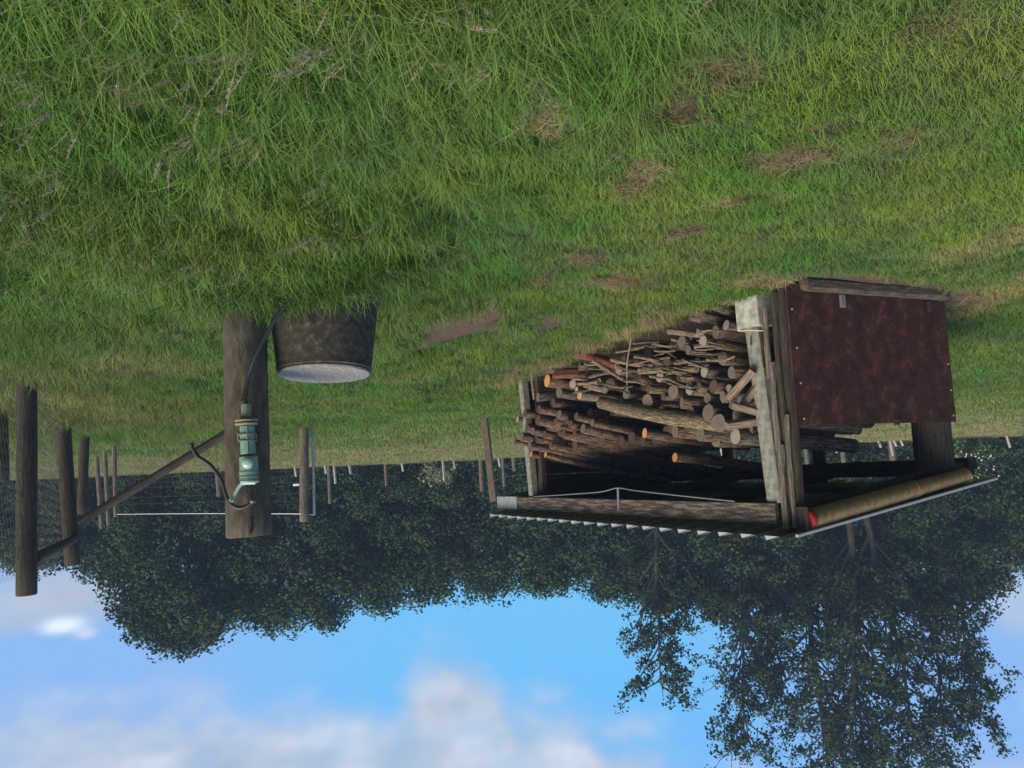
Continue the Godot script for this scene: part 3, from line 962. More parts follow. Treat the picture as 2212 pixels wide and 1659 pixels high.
# ------------------------------------------------------------------ shed
func make_shed():
	var t := thing("log_shed", "open fronted log shed with corrugated roof, concrete posts and dark red brown side panel", "shed", shed_at)
	t.basis = Basis(shed_u, Vector3.UP, shed_n)
	var slope := (2.0 - 1.66) / 2.5
	# near front post of concrete on its footing
	var f := part("footing", bar(rect(0.27, 0.17, 0.012), 0.42, 3, {"bevel": 0.012, "jit": 0.01}), M.concrete, t, Transform3D(Basis(Vector3.BACK, 0.03), Vector3(0.335, -0.12, -0.085)))
	f.set_meta("label", "pale concrete footing block")
	part("concrete_post", bar(rect(0.155, 0.11, 0.012), 1.49, 10, {"bevel": 0.01, "jit": 0.012, "seed": 4}), M.concrete_grey, t, along(Vector3(0.30, 0.29, -0.07), Vector3(0.19, 1.775, -0.07)))
	part("string", tube(curve([Vector3(0.40, 0.30, 0.005), Vector3(0.3, 0.315, 0.012), Vector3(0.2, 0.335, 0.006), Vector3(0.13, 0.35, -0.05)]), range(19).map(func(_i): return 0.006), 5), M.string, t)
	part("staple", tube([Vector3(0.29, 0.37, 0.0), Vector3(0.29, 0.45, 0.0)], [0.005, 0.005], 5), M.iron, t)
	part("splice_board", bar(rect(0.035, 0.1, 0.004), 0.30, 3, {"jit": 0.02}), M.old_wood_dark, t, Transform3D(Basis.IDENTITY, Vector3(0.205, 0.35, -0.075)))
	part("screw", lathe([[0.0, 0.0], [0.009, 0.0], [0.009, 0.006], [0.0, 0.008]], 8), M.screw, t, Transform3D(Basis(Vector3.RIGHT, PI / 2), Vector3(0.285, 0.64, -0.012)))
	# the timber corner: split half-rounds and a round post
	part("corner_post", bar(circle(0.082, 12, 0.08, 5), 2.06, 12, {"jit": 0.03, "smooth": true, "taper": 0.92}), M.old_wood_dark, t, Transform3D(Basis.IDENTITY, Vector3(0.045, -0.1, -0.125)))
	for s in [[0.115, 0.16, 0.75, 0.045, 3], [0.085, 0.62, 1.35, 0.05, 4], [0.07, 1.3, 1.98, 0.06, 5], [0.02, 0.05, 1.08, 0.05, 6], [0.0, 1.06, 1.97, 0.05, 8]]:
		part("split_slat", bar(rect(s[3], 0.035, 0.008), s[2] - s[1], 9, {"jit": 0.13, "seed": s[4], "bend": Vector2(0.008, 0.004)}), M.old_wood if s[4] != 6 else M.old_wood_dark, t, Transform3D(Basis(Vector3.UP, 0.2 * (s[4] - 5)), Vector3(s[0], s[1], -0.02 - 0.006 * (s[4] - 3))))
	# side panel of film faced board
	var pn := part("side_panel", box(0.016, 1.15, 1.95, 0.003), M.panel, t, Transform3D(Basis.IDENTITY, Vector3(-0.062, 0.0, -1.06)))
	pn.set_meta("label", "dark red brown board with pale screw heads along its edges")
	for q in [[0.20, -0.13], [0.52, -0.15], [0.81, -0.16], [1.10, -0.165], [0.62, -2.0], [0.86, -2.0], [1.09, -2.0]]:
		part("screw", lathe([[0.0, 0.0], [0.0095, 0.0], [0.0085, 0.005], [0.0, 0.007]], 8), M.screw, pn, pn.transform.affine_inverse() * Transform3D(Basis(Vector3.BACK, PI / 2), Vector3(-0.0705, q[0], q[1])))
	part("clip", box(0.025, 0.05, 0.055, 0.004), M.iron, pn, pn.transform.affine_inverse() * Transform3D(Basis.IDENTITY, Vector3(-0.07, 1.117, -1.25)))
	var rail := part("bottom_rail", bar(rect(0.09, 0.11, 0.024), 1.82, 12, {"jit": 0.015, "bevel": 0.035, "seed": 41}), M.rail, t, along(Vector3(-0.14, 0.0, -0.18), Vector3(-0.14, -0.012, -2.0)))
	rail.set_meta("label", "weathered grey rail lying along the foot of the panel")
	part("rail_bracket", box(0.02, 0.11, 0.06, 0.004), M.steel, t, Transform3D(Basis.IDENTITY, Vector3(-0.085, 0.05, -0.70)))
	part("rail_bracket", box(0.02, 0.09, 0.05, 0.004), M.iron, t, Transform3D(Basis.IDENTITY, Vector3(-0.085, 0.05, -1.80)))
	part("panel_post", bar(circle(0.165, 14, 0.06, 12), 1.72, 8, {"jit": 0.025, "smooth": true}), M.old_wood_dark, t, Transform3D(Basis.IDENTITY, Vector3(0.115, -0.1, -1.93)))
	# far front post, the boarded end wall, rear posts and beams
	part("concrete_post", bar(rect(0.11, 0.10, 0.01), 1.72, 8, {"jit": 0.015, "bevel": 0.01, "seed": 9}), M.concrete_grey, t, along(Vector3(4.74, 0.06, -0.06), Vector3(4.56, 1.77, -0.06)))
	part("door_stud", bar(rect(0.10, 0.08, 0.006), 1.62, 4, {"jit": 0.02}), M.wall_board, t, Transform3D(Basis.IDENTITY, Vector3(4.42, 0.12, -0.13)))
	for k in 9:
		part("wall_board", bar(rect(0.024, 0.182 + 0.006 * (k % 3), 0.003), 2.05, 5, {"jit": 0.012, "seed": 30 + k}), M.wall_board, t, along(Vector3(4.72 + 0.004 * (k % 2), 0.26 + k * 0.191, -0.13), Vector3(4.72 + 0.004 * (k % 2), 0.26 + k * 0.191, -2.18)))
	for x in [1.7, 3.2, 4.6]:
		part("rear_post", bar(circle(0.07, 10, 0.06, int(x * 10)), 1.72, 6, {"jit": 0.02, "smooth": true}), M.old_wood_dark, t, Transform3D(Basis.IDENTITY, Vector3(x, -0.02, -2.17)))
	part("rear_beam", bar(rect(0.07, 0.16, 0.006), 4.9, 6, {"jit": 0.02}), M.wall_board, t, along(Vector3(-0.02, 1.56, -2.25), Vector3(4.88, 1.60, -2.25)))
	for x in [0.06, 1.35, 2.75, 4.2]:
		part("rafter", bar(rect(0.06, 0.11, 0.005), 2.38, 3, {"jit": 0.02, "seed": int(x * 7)}), M.wall_board, t, along(Vector3(x, 1.86, -0.05), Vector3(x, 1.86 - slope * 2.4, -2.42)))
	for z in [-0.75, -1.5]:
		part("purlin", bar(rect(0.05, 0.06, 0.004), 5.1, 3, {"jit": 0.02}), M.wall_board, t, along(Vector3(-0.03, 1.945 + slope * z, z), Vector3(5.07, 1.965 + slope * z, z)))
	# fascia
	part("fascia_board", bar(rect(0.035, 0.165, 0.004), 4.78, 10, {"jit": 0.012, "bevel": 0.003}), M.fascia, t, along(Vector3(0.14, 1.855, -0.005), Vector3(4.92, 1.865, -0.005)))
	var fe := part("fascia_end", bar(rect(0.05, 0.175, 0.006), 0.62, 3, {"bevel": 0.004}), M.grey_plastic, t, along(Vector3(4.92, 1.862, -0.002), Vector3(5.54, 1.868, -0.002)))
	fe.set_meta("label", "light grey end piece of the fascia")
	part("verge_board", bar(rect(0.03, 0.13, 0.004), 2.45, 3), M.grey_plastic, t, along(Vector3(5.52, 1.85, -0.03), Vector3(5.52, 1.85 - slope * 2.45, -2.48)))
	part("strap", box(0.035, 0.24, 0.006, 0.002), M.steel, t, Transform3D(Basis(Vector3.BACK, -0.05), Vector3(2.435, 1.655, 0.02)))
	part("cable", tube(curve([Vector3(4.45, 1.772, 0.0), Vector3(3.7, 1.742, 0.02), Vector3(2.8, 1.70, 0.024), Vector3(2.433, 1.655, 0.026), Vector3(2.1, 1.68, 0.024), Vector3(1.3, 1.728, 0.02), Vector3(0.62, 1.765, 0.012)]), range(37).map(func(_i): return 0.0075), 6), M.steel, t)
	# roof: sheets with a steep sided rib, closed at the front
	var pitch := 0.283
	var per := 3
	for s in 7:
		var x0 := -0.14 + s * per * pitch
		var ribs := per if s < 6 else 2
		var sh := part("roof_sheet", sheet(ribs, pitch, 2.55, 0.042, 0.003 * (s % 2)), M.sheet, t, Transform3D(Basis(Vector3.RIGHT, -atan(slope)), Vector3(x0, 2.02, 0.16)))
		for r in ribs:
			part("rib_end", rib_end(pitch, 0.042), M.sheet_edge, sh, Transform3D(Basis.IDENTITY, Vector3(r * pitch, 0.003 * (s % 2), -0.003)))
	part("roof_edge_trim", bar(rect(0.026, 0.022, 0.003), 2.5, 2), M.sheet_edge, t, along(Vector3(-0.16, 2.012, 0.10), Vector3(-0.16, 2.012 - slope * 2.48, -2.40)))
	part("corner_cover", bar(rect(0.12, 0.022, 0.004), 0.2, 4, {"jit": 0.05}), M.old_wood_dark, t, Transform3D(Basis.IDENTITY, Vector3(-0.085, 1.8, -0.045)))
	# gutter pipe along the near verge with its red stop end
	var gu := part("gutter", bar(circle(0.078, 20), 1.25, 6, {"smooth": true, "taper": 0.93}), M.gutter, t, along(Vector3(-0.10, 1.895, -0.12), Vector3(-0.10, 1.722, -1.36)))
	gu.set_meta("label", "yellow brown gutter pipe stained with algae")
	part("gutter", bar(circle(0.068, 20), 0.75, 5, {"smooth": true, "taper": 0.9}), M.gutter, t, along(Vector3(-0.10, 1.731, -1.30), Vector3(-0.10, 1.627, -2.05)))
	part("gutter_joint", bar(circle(0.077, 20), 0.04, 1, {"smooth": true}), M.gutter, t, along(Vector3(-0.10, 1.727, -1.325), Vector3(-0.10, 1.72, -1.365)))
	var rc := part("stop_end", bar(circle(0.0795, 20), 0.05, 1, {"smooth": true, "bevel": 0.006}), M.red, gu, gu.transform.affine_inverse() * along(Vector3(-0.10, 1.902, -0.07), Vector3(-0.10, 1.895, -0.12)))
	rc.set_meta("label", "red end cap")

func sheet(ribs: int, pitch: float, length: float, h: float, lift: float) -> ArrayMesh:
	var line := []
	for r in ribs:
		line.append_array([Vector2(r * pitch, 0), Vector2((r + 0.38) * pitch, 0), Vector2((r + 0.92) * pitch, h), Vector2((r + 0.97) * pitch, 0)])
	line.append(Vector2(ribs * pitch + 0.02, 0))
	var st := SurfaceTool.new()
	st.begin(Mesh.PRIMITIVE_TRIANGLES)
	for off in [0.0, 0.0035]:
		for i in line.size() - 1:
			var a: Vector2 = line[i] + Vector2(0, off + lift)
			var b: Vector2 = line[i + 1] + Vector2(0, off + lift)
			var q := [Vector3(a.x, a.y, 0), Vector3(b.x, b.y, 0), Vector3(b.x, b.y, -length), Vector3(a.x, a.y, -length)]
			for c in ([0, 2, 1, 0, 3, 2] if off > 0.0 else [0, 1, 2, 0, 2, 3]):
				st.set_smooth_group(-1)
				st.add_vertex(q[c])
	st.generate_normals()
	return st.commit()

func rib_end(pitch: float, h: float) -> ArrayMesh:
	var st := SurfaceTool.new()
	st.begin(Mesh.PRIMITIVE_TRIANGLES)
	var p := [Vector2(0.40 * pitch, 0.001), Vector2(0.92 * pitch, h - 0.004), Vector2(0.955 * pitch, 0.001)]
	for z in [0.0, -0.02]:
		for i in ([0, 1, 2] if z == 0.0 else [0, 2, 1]):
			st.set_smooth_group(-1)
			st.add_vertex(Vector3(p[i].x, p[i].y, z))
	for i in 3:
		var a: Vector2 = p[i]
		var b: Vector2 = p[(i + 1) % 3]
		var q := [Vector3(a.x, a.y, 0), Vector3(a.x, a.y, -0.02), Vector3(b.x, b.y, -0.02), Vector3(b.x, b.y, 0)]
		for c in [0, 1, 2, 0, 2, 3]:
			st.set_smooth_group(-1)
			st.add_vertex(q[c])
	st.generate_normals()
	return st.commit()

# ------------------------------------------------------------------ logs
var log_no := 0
func one_log(called: String, label: String, group: String, from: Vector3, to: Vector3, r: float, bark: int, cut: int, o := {}) -> Node3D:
	log_no += 1
	var a := shed_world(from)
	var b := shed_world(to)
	var t := thing(called, label, "log" if r > 0.022 else "stick", a, group)
	t.transform = along(a, b, log_no * 1.3)
	var ln := a.distance_to(b)
	var n := 14 if r > 0.022 else 8
	var uneven: float = o.get("uneven", 0.07)
	var prof: PackedVector2Array = o.get("prof", circle(r, n, uneven, log_no))
	var taper: float = o.get("taper", rng.randf_range(0.82, 1.0))
	var bend: Vector2 = Vector2(rng.randf_range(-1, 1), rng.randf_range(-1, 1)) * ln * float(o.get("bend", 0.012))
	part("bark", bar(prof, ln, clampi(int(ln / 0.10), 4, 26), {"taper": taper, "jit": o.get("jit", 0.035), "seed": log_no, "smooth": true, "bend": bend, "caps": false}), M.bark[bark], t)
	part("cut_end", end_disc(prof, 1.01, 0.0, true), M.cut[cut], t)
	part("cut_end", end_disc(prof, taper * 1.01, ln, false), M.cut[cut], t)
	return t

func end_disc(prof: PackedVector2Array, s: float, y: float, front: bool) -> ArrayMesh:
	var st := SurfaceTool.new()
	st.begin(Mesh.PRIMITIVE_TRIANGLES)
	var n := prof.size()
	var big := 0.001
	for p in prof: big = maxf(big, p.length())
	var dome := 0.06 * big * (-1.0 if front else 1.0)
	for i in n:
		var a: Vector2 = prof[i] * s
		var b: Vector2 = prof[(i + 1) % n] * s
		var q := [Vector3(0, y + dome, 0), Vector3(b.x, y, b.y), Vector3(a.x, y, a.y)]
		var uv := [Vector2(0.5, 0.5), b / big * 0.5 + Vector2(0.5, 0.5), a / big * 0.5 + Vector2(0.5, 0.5)]
		for c in ([0, 1, 2] if front else [0, 2, 1]):
			st.set_smooth_group(1)
			st.set_uv(uv[c])
			st.add_vertex(q[c])
	st.generate_normals()
	return st.commit()

func zoom(x: float, y: float) -> Vector2:
	return Vector2(1016.5 + 0.3677 * x, 576.0 + 0.3677 * y)

func log_at(zx: float, zy: float, rz: float, z: float, ln: float, bark: int, cut: int, yaw: float, rise: float, called: String, label: String, group: String, o := {}):
	var q := zoom(zx, zy)
	var p := on_front(q.x, q.y, z * 0.4 - 0.01)
	var dist := shed_world(p).distance_to(EYE)
	var r := rz * 0.3677 * dist / FOCAL
	var dir := Vector3(sin(yaw) * cos(rise), sin(rise), -cos(yaw) * cos(rise))
	if p.x < 1.3: ln = minf(ln, 1.3)
	dir.x = clampf(dir.x, (0.16 + r - p.x) / ln, (4.58 - p.x) / ln)      # clear of the side panel and the end wall
	one_log(called, label, group, p, p + dir * ln, r, bark, cut, o)

func stick_at(x0: float, y0: float, z0: float, x1: float, y1: float, z1: float, rz: float, bark: int, called: String, label: String, group: String, o := {}):
	var q := zoom(x0, y0)
	var a := on_front(q.x, q.y, z0 * 0.4)
	q = zoom(x1, y1)
	var b := on_front(q.x, q.y, z1 * (0.4 if z1 > 0.0 else 1.0))
	var r := rz * 0.3677 * shed_world(a).distance_to(EYE) / FOCAL
	one_log(called, label, group, a, b, r, bark, o.get("cut", 3 if rz > 12 else 2), o)

func make_logs():
	var gp := "long poles heaped against the boarded wall"
	var lp := "long dark brown pole in the slanting heap against the boarded end wall"
	# poles of the far heap, their butts at the open front, rising towards the back
	for a in [[432, 985, 22, 0], [345, 1050, 24, 0], [300, 1000, 26, 0.05], [395, 900, 30, 0.02], [520, 870, 28, 0.0], [400, 835, 26, 0.05], [500, 910, 24, -0.05], [660, 950, 28, -0.1], [715, 918, 22, -0.1], [545, 985, 24, -0.04], [520, 975, 20, -0.08], [470, 1050, 22, -0.1], [320, 860, 26, 0.0], [330, 945, 24, 0.04], [262, 1028, 15, 0.12], [365, 965, 22, -0.02], [585, 925, 24, -0.1], [610, 985, 22, -0.12], [450, 940, 24, -0.1], [560, 900, 24, -0.12], [620, 880, 24, -0.15], [470, 1072, 22, -0.5], [560, 1038, 24, -0.7], [650, 1005, 24, -0.9], [560, 1085, 21, -0.9], [700, 1040, 22, -1.1], [790, 1012, 24, -1.2], [800, 1066, 22, -1.4], [900, 1020, 24, -1.6], [380, 1015, 24, -0.2], [450, 1100, 18, -0.5]]:
		log_at(a[0], a[1], a[2], a[3] + (0.32 if a[0] < 410 else 0.0), rng.randf_range(1.7, 1.95), [1, 1, 0][rng.randi() % 3], 4 if rng.randf() < 0.7 else 2, rng.randf_range(-0.06, 0.04), rng.randf_range(0.19, 0.225), "wooden_pole", lp, gp, {"bend": 0.01})
	log_at(350, 1052, 17, 0.10, 1.9, 2, 3, 0.0, 0.215, "wooden_pole", "pole with pale peeling bark high in the heap", "")
	log_at(355, 1102, 17, 0.06, 1.9, 4, 0, 0.0, 0.215, "wooden_pole", "reddish pole with an orange cut end at the top of the heap", "")
	log_at(440, 1105, 17, 0.0, 1.9, 1, 0, -0.02, 0.215, "wooden_pole", "topmost brown pole with a small pale orange cut end", "")
	log_at(275, 897, 18, 0.16, 1.9, 1, 1, 0.0, 0.215, "wooden_pole", "pole with a yellowish end sticking out past the far concrete post", "")
	for a in [[1022, 977, 29, -0.3, "log with a round orange cut end above the lichen covered log"], [1200, 1120, 28, -0.7, "log with a dim orange cut end on top, under the dark roof"]]:
		log_at(a[0], a[1], a[2], a[3], 1.3, 1, 0, -0.1, 0.14, "firewood_log", a[4], "")
	# logs with cut ends at the front
	var L := [
		[450, 670, 37, 0.12, 1.5, 1, 0, "short log with the largest round orange cut end low in the stack"],
		[752, 680, 26, 0.18, 1.5, 3, 1, "log with a small pale yellow ragged cut end in the low middle of the stack"],
		[640, 755, 28, 0.08, 1.3, 3, 1, "smooth pale pole with an oval yellow end pointing out of the stack"],
		[622, 722, 17, 0.06, 1.2, 0, 1, "thin grey pole with a yellowish end just under the smooth pale pole"],
		[1285, 715, 40, 0.26, 1.5, 0, 3, "grey log with a cracked whitish round end at mid height"],
		[1365, 440, 36, 0.34, 1.4, 2, 3, "thick pale log with whitish end beside the concrete footing"],
		[1278, 490, 28, 0.36, 1.3, 0, 2, "grey log with a narrow oval end near the ground"],
		[1372, 615, 36, 0.28, 1.5, 0, 3, "thick fissured grey log sticking out behind the near concrete post"],
		[1515, 728, 36, 0.2, 1.3, 0, 3, "log with a white flaking end beside the crossed timbers"],
		[1395, 855, 50, 0.12, 1.4, 0, 2, "stout grey brown log with a wide split end under the timbers"],
		[1350, 985, 42, 0.05, 1.5, 0, 2, "stout log with a greyish brown round end on top of the stack"],
		[1555, 1000, 46, 0.1, 1.4, 0, 3, "stout log with a deeply cracked pale end on top beside the near post"]]
	for a in L:
		log_at(a[0], a[1], a[2], a[3], a[4], a[5], a[6], rng.randf_range(-0.12, 0.02), rng.randf_range(0.08, 0.14), "firewood_log", a[7], "")
	# fallen greyish logs between them
	var gl := "grey brown weathered log in the middle of the stack"
	var gg := "weathered logs of the stack"
	for a in [[1425, 705, 38, 0.18], [1480, 765, 30, 0.16], [915, 748, 28, 0.2], [1045, 718, 24, 0.2], [1040, 790, 38, 0.1], [1200, 965, 34, 0.02], [1190, 735, 38, 0.14], [1240, 800, 36, 0.1], [1130, 760, 32, 0.1], [395, 768, 30, 0.05], [440, 608, 24, 0.16], [640, 588, 22, 0.25], [540, 620, 30, 0.1], [690, 660, 30, 0.05], [820, 690, 32, 0.05], [1290, 850, 40, 0.02], [1140, 850, 36, 0.02], [1460, 920, 44, 0.0], [1280, 930, 36, -0.05], [1440, 1030, 38, -0.25], [880, 800, 30, 0.0], [600, 690, 30, 0.0], [520, 740, 34, -0.02], [480, 800, 30, -0.02], [1560, 870, 40, 0.0], [1530, 620, 36, 0.2], [1480, 540, 40, 0.24], [1330, 560, 32, 0.22], [1230, 640, 34, 0.15], [1110, 650, 32, 0.15], [980, 650, 30, 0.15], [870, 610, 30, 0.15], [1150, 560, 34, 0.22], [1020, 560, 30, 0.22], [900, 540, 28, 0.22], [780, 590, 28, 0.18], [1240, 440, 34, 0.35], [1440, 385, 36, 0.2], [1500, 345, 34, 0.0], [1330, 700, 30, 0.05], [1390, 770, 34, 0.06], [1600, 780, 36, 0.0], [1620, 960, 38, -0.1]]:
		var o := {"bend": rng.randf_range(0.01, 0.045), "uneven": rng.randf_range(0.06, 0.16), "jit": 0.05}
		log_at(a[0], a[1], a[2] * rng.randf_range(0.75, 1.2), a[3] + rng.randf_range(-0.1, 0.12), rng.randf_range(1.2, 1.8), [0, 0, 1, 1, 2][rng.randi() % 5], [2, 2, 4, 3][rng.randi() % 4], rng.randf_range(-0.38, 0.3), rng.randf_range(-0.02, 0.22), "firewood_log", gl, gg, o)
	# filler rows behind, glimpsed in the gaps
	for i in 34:
		var x := 0.5 + rng.randf() * 3.9
		var y := 0.1 + (i % 6) * 0.17 + 0.05 * x
		one_log("firewood_log", "dark log deep in the shaded back of the stack", "back of the stack", Vector3(x, y, -0.35), Vector3(x + rng.randf_range(-0.2, 0.2), y + 0.1, -1.85), rng.randf_range(0.06, 0.085), 1, 4)
	for i in 12:
		var x := 0.9 + i * 0.22
		one_log("firewood_log", "dark log deep in the shaded back of the stack", "back of the stack", Vector3(x, 1.02 + 0.03 * (i % 3) + 0.03 * x, -0.5), Vector3(x + rng.randf_range(-0.2, 0.2), 1.12 + 0.03 * x, -1.85), rng.randf_range(0.055, 0.08), 1, 4)
	# long curved lichen log, branches and bark slabs lying across
	stick_at(770, 798, 0.22, 1480, 925, -0.05, 36, 2, "lichen_log", "long pale log with yellow lichen lying across the stack", "", {"taper": 1.15, "bend": 0.02})
	stick_at(995, 612, 0.36, 1330, 605, 0.22, 20, 2, "broken_branch", "straight yellowish branch lying level low in the stack", "")
	stick_at(830, 545, 0.40, 1075, 582, 0.3, 13, 3, "broken_branch", "crooked pale branch near the ground in the stack", "", {"bend": 0.05})
	stick_at(620, 515, 0.40, 860, 585, 0.3, 22, 4, "broken_branch", "reddish grey branch lying at the foot of the stack", "")
	stick_at(725, 556, 0.44, 890, 662, 0.32, 14, 3, "split_stick", "pale split stick slanting across the foot of the stack", "", {"taper": 0.6})
	stick_at(1330, 378, 0.40, 1620, 435, -0.25, 17, 3, "broken_branch", "smooth pale branch reaching to the foot of the near concrete post", "")
	stick_at(1165, 378, 0.46, 1345, 402, 0.36, 18, 3, "broken_branch", "short orange brown branch touching the grass", "")
	stick_at(1290, 272, 0.40, 1590, 352, -0.25, 40, 0, "bark_slab", "thick slab of fissured bark beside the concrete footing", "", {"uneven": 0.3, "cut": 4})
	stick_at(1400, 225, 0.34, 1600, 300, -0.22, 26, 0, "bark_slab", "smaller bark slab lowest beside the concrete footing", "", {"uneven": 0.3, "cut": 4})
	stick_at(500, 635, 0.2, 690, 628, 0.05, 24, 4, "split_log", "red brown split log beside the round orange cut end", "", {"uneven": 0.3})
	stick_at(672, 692, 0.26, 800, 728, 0.15, 14, 3, "bark_slab", "curled white edged strip of bark in the stack", "", {"uneven": 0.4})
	stick_at(347, 545, 0.5, 372, 780, 0.14, 7, 3, "leaning_stick", "thin pale stick leaning upright against the far end of the stack", "", {"taper": 0.9, "bend": 0.03})
	stick_at(945, 420, 0.62, 922, 735, 0.3, 5, 3, "leaning_stick", "very thin pale stem leaning upright against the middle of the stack", "", {"taper": 0.8, "bend": 0.04})
	for i in 64:
		var x := rng.randf_range(560, 1400)
		var y := rng.randf_range(420, 720) - (x - 900) * 0.12
		var ln := rng.randf_range(60, 190)
		var sl := rng.randf_range(-0.25, 0.4)
		stick_at(x, y, rng.randf_range(0.28, 0.42), x + ln, y + ln * sl, rng.randf_range(0.18, 0.36), rng.randf_range(4, 11), [0, 3, 3, 2][rng.randi() % 4], "loose_stick", "thin broken stick among the lower logs of the stack", "loose sticks", {"bend": 0.05, "jit": 0.06, "taper": 0.7})
	# sawn timbers thrown on top near the post
	for a in [[1500, 935, 0.16, 1690, 905, -0.12, 0.085, "squared timber lying level behind the near concrete post"], [1530, 812, 0.18, 1690, 855, -0.05, 0.075, "squared timber with a chipped end just below the level one"], [1512, 775, 0.14, 1660, 610, 0.02, 0.085, "grey timber slanting down behind the near concrete post"], [1590, 830, 0.06, 1680, 700, -0.05, 0.07, "second grey timber slanting parallel behind the first"]]:
		var q := zoom(a[0], a[1])
		var p0 := shed_world(on_front(q.x, q.y, a[2]))
		q = zoom(a[3], a[4])
		var p1 := shed_world(on_front(q.x, q.y, a[5]))
		var o := part("sawn_timber", bar(rect(a[6], a[6] * 0.75, 0.005), p0.distance_to(p1), 5, {"jit": 0.012, "bevel": 0.004}), M.timber, self, along(p0, p1, 0.35))
		tag(o, a[7], "timber")

# ------------------------------------------------------------------ post, pump and pedestal
func make_post_and_pump():
	var p := at(526, 665, 4.7)
	var top := at(537, 1158, 4.7)
	var gy := ground_y(p.x, p.z)
	var post := part("thick_post", bar(circle(0.124, 22, 0.025, 3), top.y - gy + 0.5, 14, {"jit": 0.008, "smooth": true, "bevel": 0.006, "taper": 1.03, "slant": Vector2(0.03, 0)}), M.gate_post, self, along(Vector3(p.x, gy - 0.5, p.z), top))
	tag(post, "thick weathered round post carrying the green hand pump", "post")
	for k in [[-0.03, 0.4, 0.0]]:       # drying cracks
		var s := top + Vector3(-0.02 + k[0], -0.02, 0.1245)
		part("crack", bar(rect(0.005, 0.012, 0.001), k[1], 14, {"jit": 0.55, "bend": Vector2(0.006, 0), "taper": 0.3}), M.iron, post, post.transform.affine_inverse() * along(s, s - Vector3(0.01, k[1], 0.003)))
	# the pump: sections stacked up the camera side of the post. px half width, y from, y to (photo pixels)
	var d := 4.52
	var base := at(531, 865, d)
	var pump := thing("hand_pump", "pale green cast hand pump with black curved lever bolted to the thick post", "pump", base)
	var up := (at(536.5, 1045, d) - base).normalized()
	var u := d / FOCAL
	var frame := along(Vector3.ZERO, up)
	var secs := [["hose_tail", 527.5, 863, 871, 9.0, M.iron], ["pipe", 531.5, 871.5, 903, 10.8, M.mint_dull], ["flange", 532, 905, 911, 24.0, M.brass], ["flange", 532, 912.5, 918.5, 24.0, M.brass], ["lower_cylinder", 534, 919, 981, 15.8, M.mint], ["gasket", 536, 981.3, 984.7, 14.5, M.iron], ["upper_cylinder", 537, 985, 1036, 19.4, M.mint], ["cap", 539, 1037, 1043.5, 19.5, M.mint_pale]]
	for s in secs:
		var a := at(s[1], s[2], d) - base
		var h: float = (s[3] - s[2]) * u
		var r: float = s[4] * u
		var b := minf(0.005, h * 0.3)
		part(s[0], lathe([[0.0, 0.0], [r - b, 0.0], [r, b], [r, h - b], [r - b, h], [0.0, h]], 28), s[5], pump, Transform3D(frame.basis, a))
	for s in [[534.5, 937, 20.0], [534.5, 951, 20.0], [537.5, 1017.5, 21.0], [537.5, 1028, 21.0], [537.5, 1034, 20.4]]:
		var r: float = s[2] * u
		part("clamp_ring", lathe([[r * 0.78, 0.0], [r, 0.001], [r, 0.006], [r * 0.78, 0.007]], 28), M.mint_dull, pump, Transform3D(frame.basis, at(s[0], s[1], d) - base))
	for s in [[514.5, 944], [553.5, 944], [518, 1023], [558, 1022]]:
		var e := at(s[0], s[1], d) - base
		part("clamp_bolt", tube([e - up * 0.02, e + up * 0.02], [0.005, 0.005], 8), M.mint_dull, pump)
	part("seam", tube([at(533, 920, d - 0.043) - base, at(535, 979, d - 0.043) - base], [0.005, 0.005], 6), M.mint, pump)
	var bo := at(535.5, 1000, d - 0.046) - base
	part("round_boss", lathe([[0.0, 0.0], [0.032, 0.0], [0.031, 0.012], [0.025, 0.022], [0.012, 0.028], [0.0, 0.029]], 24), M.mint_pale, pump, Transform3D(Basis(Vector3.RIGHT, PI / 2), bo))
	# bracket arm, lever and bolts
	var av := [at(552, 1042, d), at(528, 1043.5, d), at(519, 1048, d), at(510.5, 1062, d), at(501, 1081, d)].map(func(q): return q - base)
	part("bracket_arm", tube(curve(av, 4), range(17).map(func(i): return lerpf(0.012, 0.0095, i / 16.0)), 8), M.mint_pale, pump)
	part("arm_eye", bar(circle(0.016, 16), 0.03, 1, {"smooth": true, "bevel": 0.003}), M.mint_pale, pump, along(av[4] + Vector3(0, 0, -0.012), av[4] + Vector3(0, 0, 0.018)))
	part("arm_bolt", bar(circle(0.008, 6), 0.012, 1), M.steel, pump, along(av[4] + Vector3(0, 0, 0.018), av[4] + Vector3(0, 0, 0.03)))
	var lv := [[545, 1084.5], [534, 1093], [519, 1097.5], [505, 1093.5], [494, 1082], [487, 1066], [480, 1043], [469, 1023], [455, 1006], [440, 994.5], [428, 987], [419, 974], [413.5, 961.5]]
	var lev := lv.map(func(q): return at(q[0], q[1], d - 0.01) - base)
	var path := curve(lev, 4)
	part("lever", tube(path, range(path.size()).map(func(i): return 0.0118 + 0.001 * sin(i * 0.2)), 8), M.iron, pump)
	part("lever_knob", lathe([[0.0, -0.014], [0.009, -0.011], [0.0135, 0.0], [0.009, 0.011], [0.0, 0.014]], 12), M.iron, pump, Transform3D(Basis.IDENTITY, path[-1]))
	part("pivot_bolt", bar(circle(0.0095, 6), 0.05, 1), M.steel, pump, along(path[0] + Vector3(0, 0, -0.035), path[0] + Vector3(0, 0, 0.016)))
	var hs := [[529, 866, 4.50], [531, 845, 4.50], [537, 812, 4.49], [552, 770, 4.46], [578, 717, 4.44], [606, 674, 4.42], [640, 636, 4.40], [668, 605, 4.38]]
	var hp := curve(hs.map(func(q): return at(q[0], q[1], q[2]) - base), 5)
	part("hose", tube(hp, range(hp.size()).map(func(_i): return 0.0125), 10), M.hose, pump)
	# concrete pedestal
	var c := at(704, 812, 4.95)
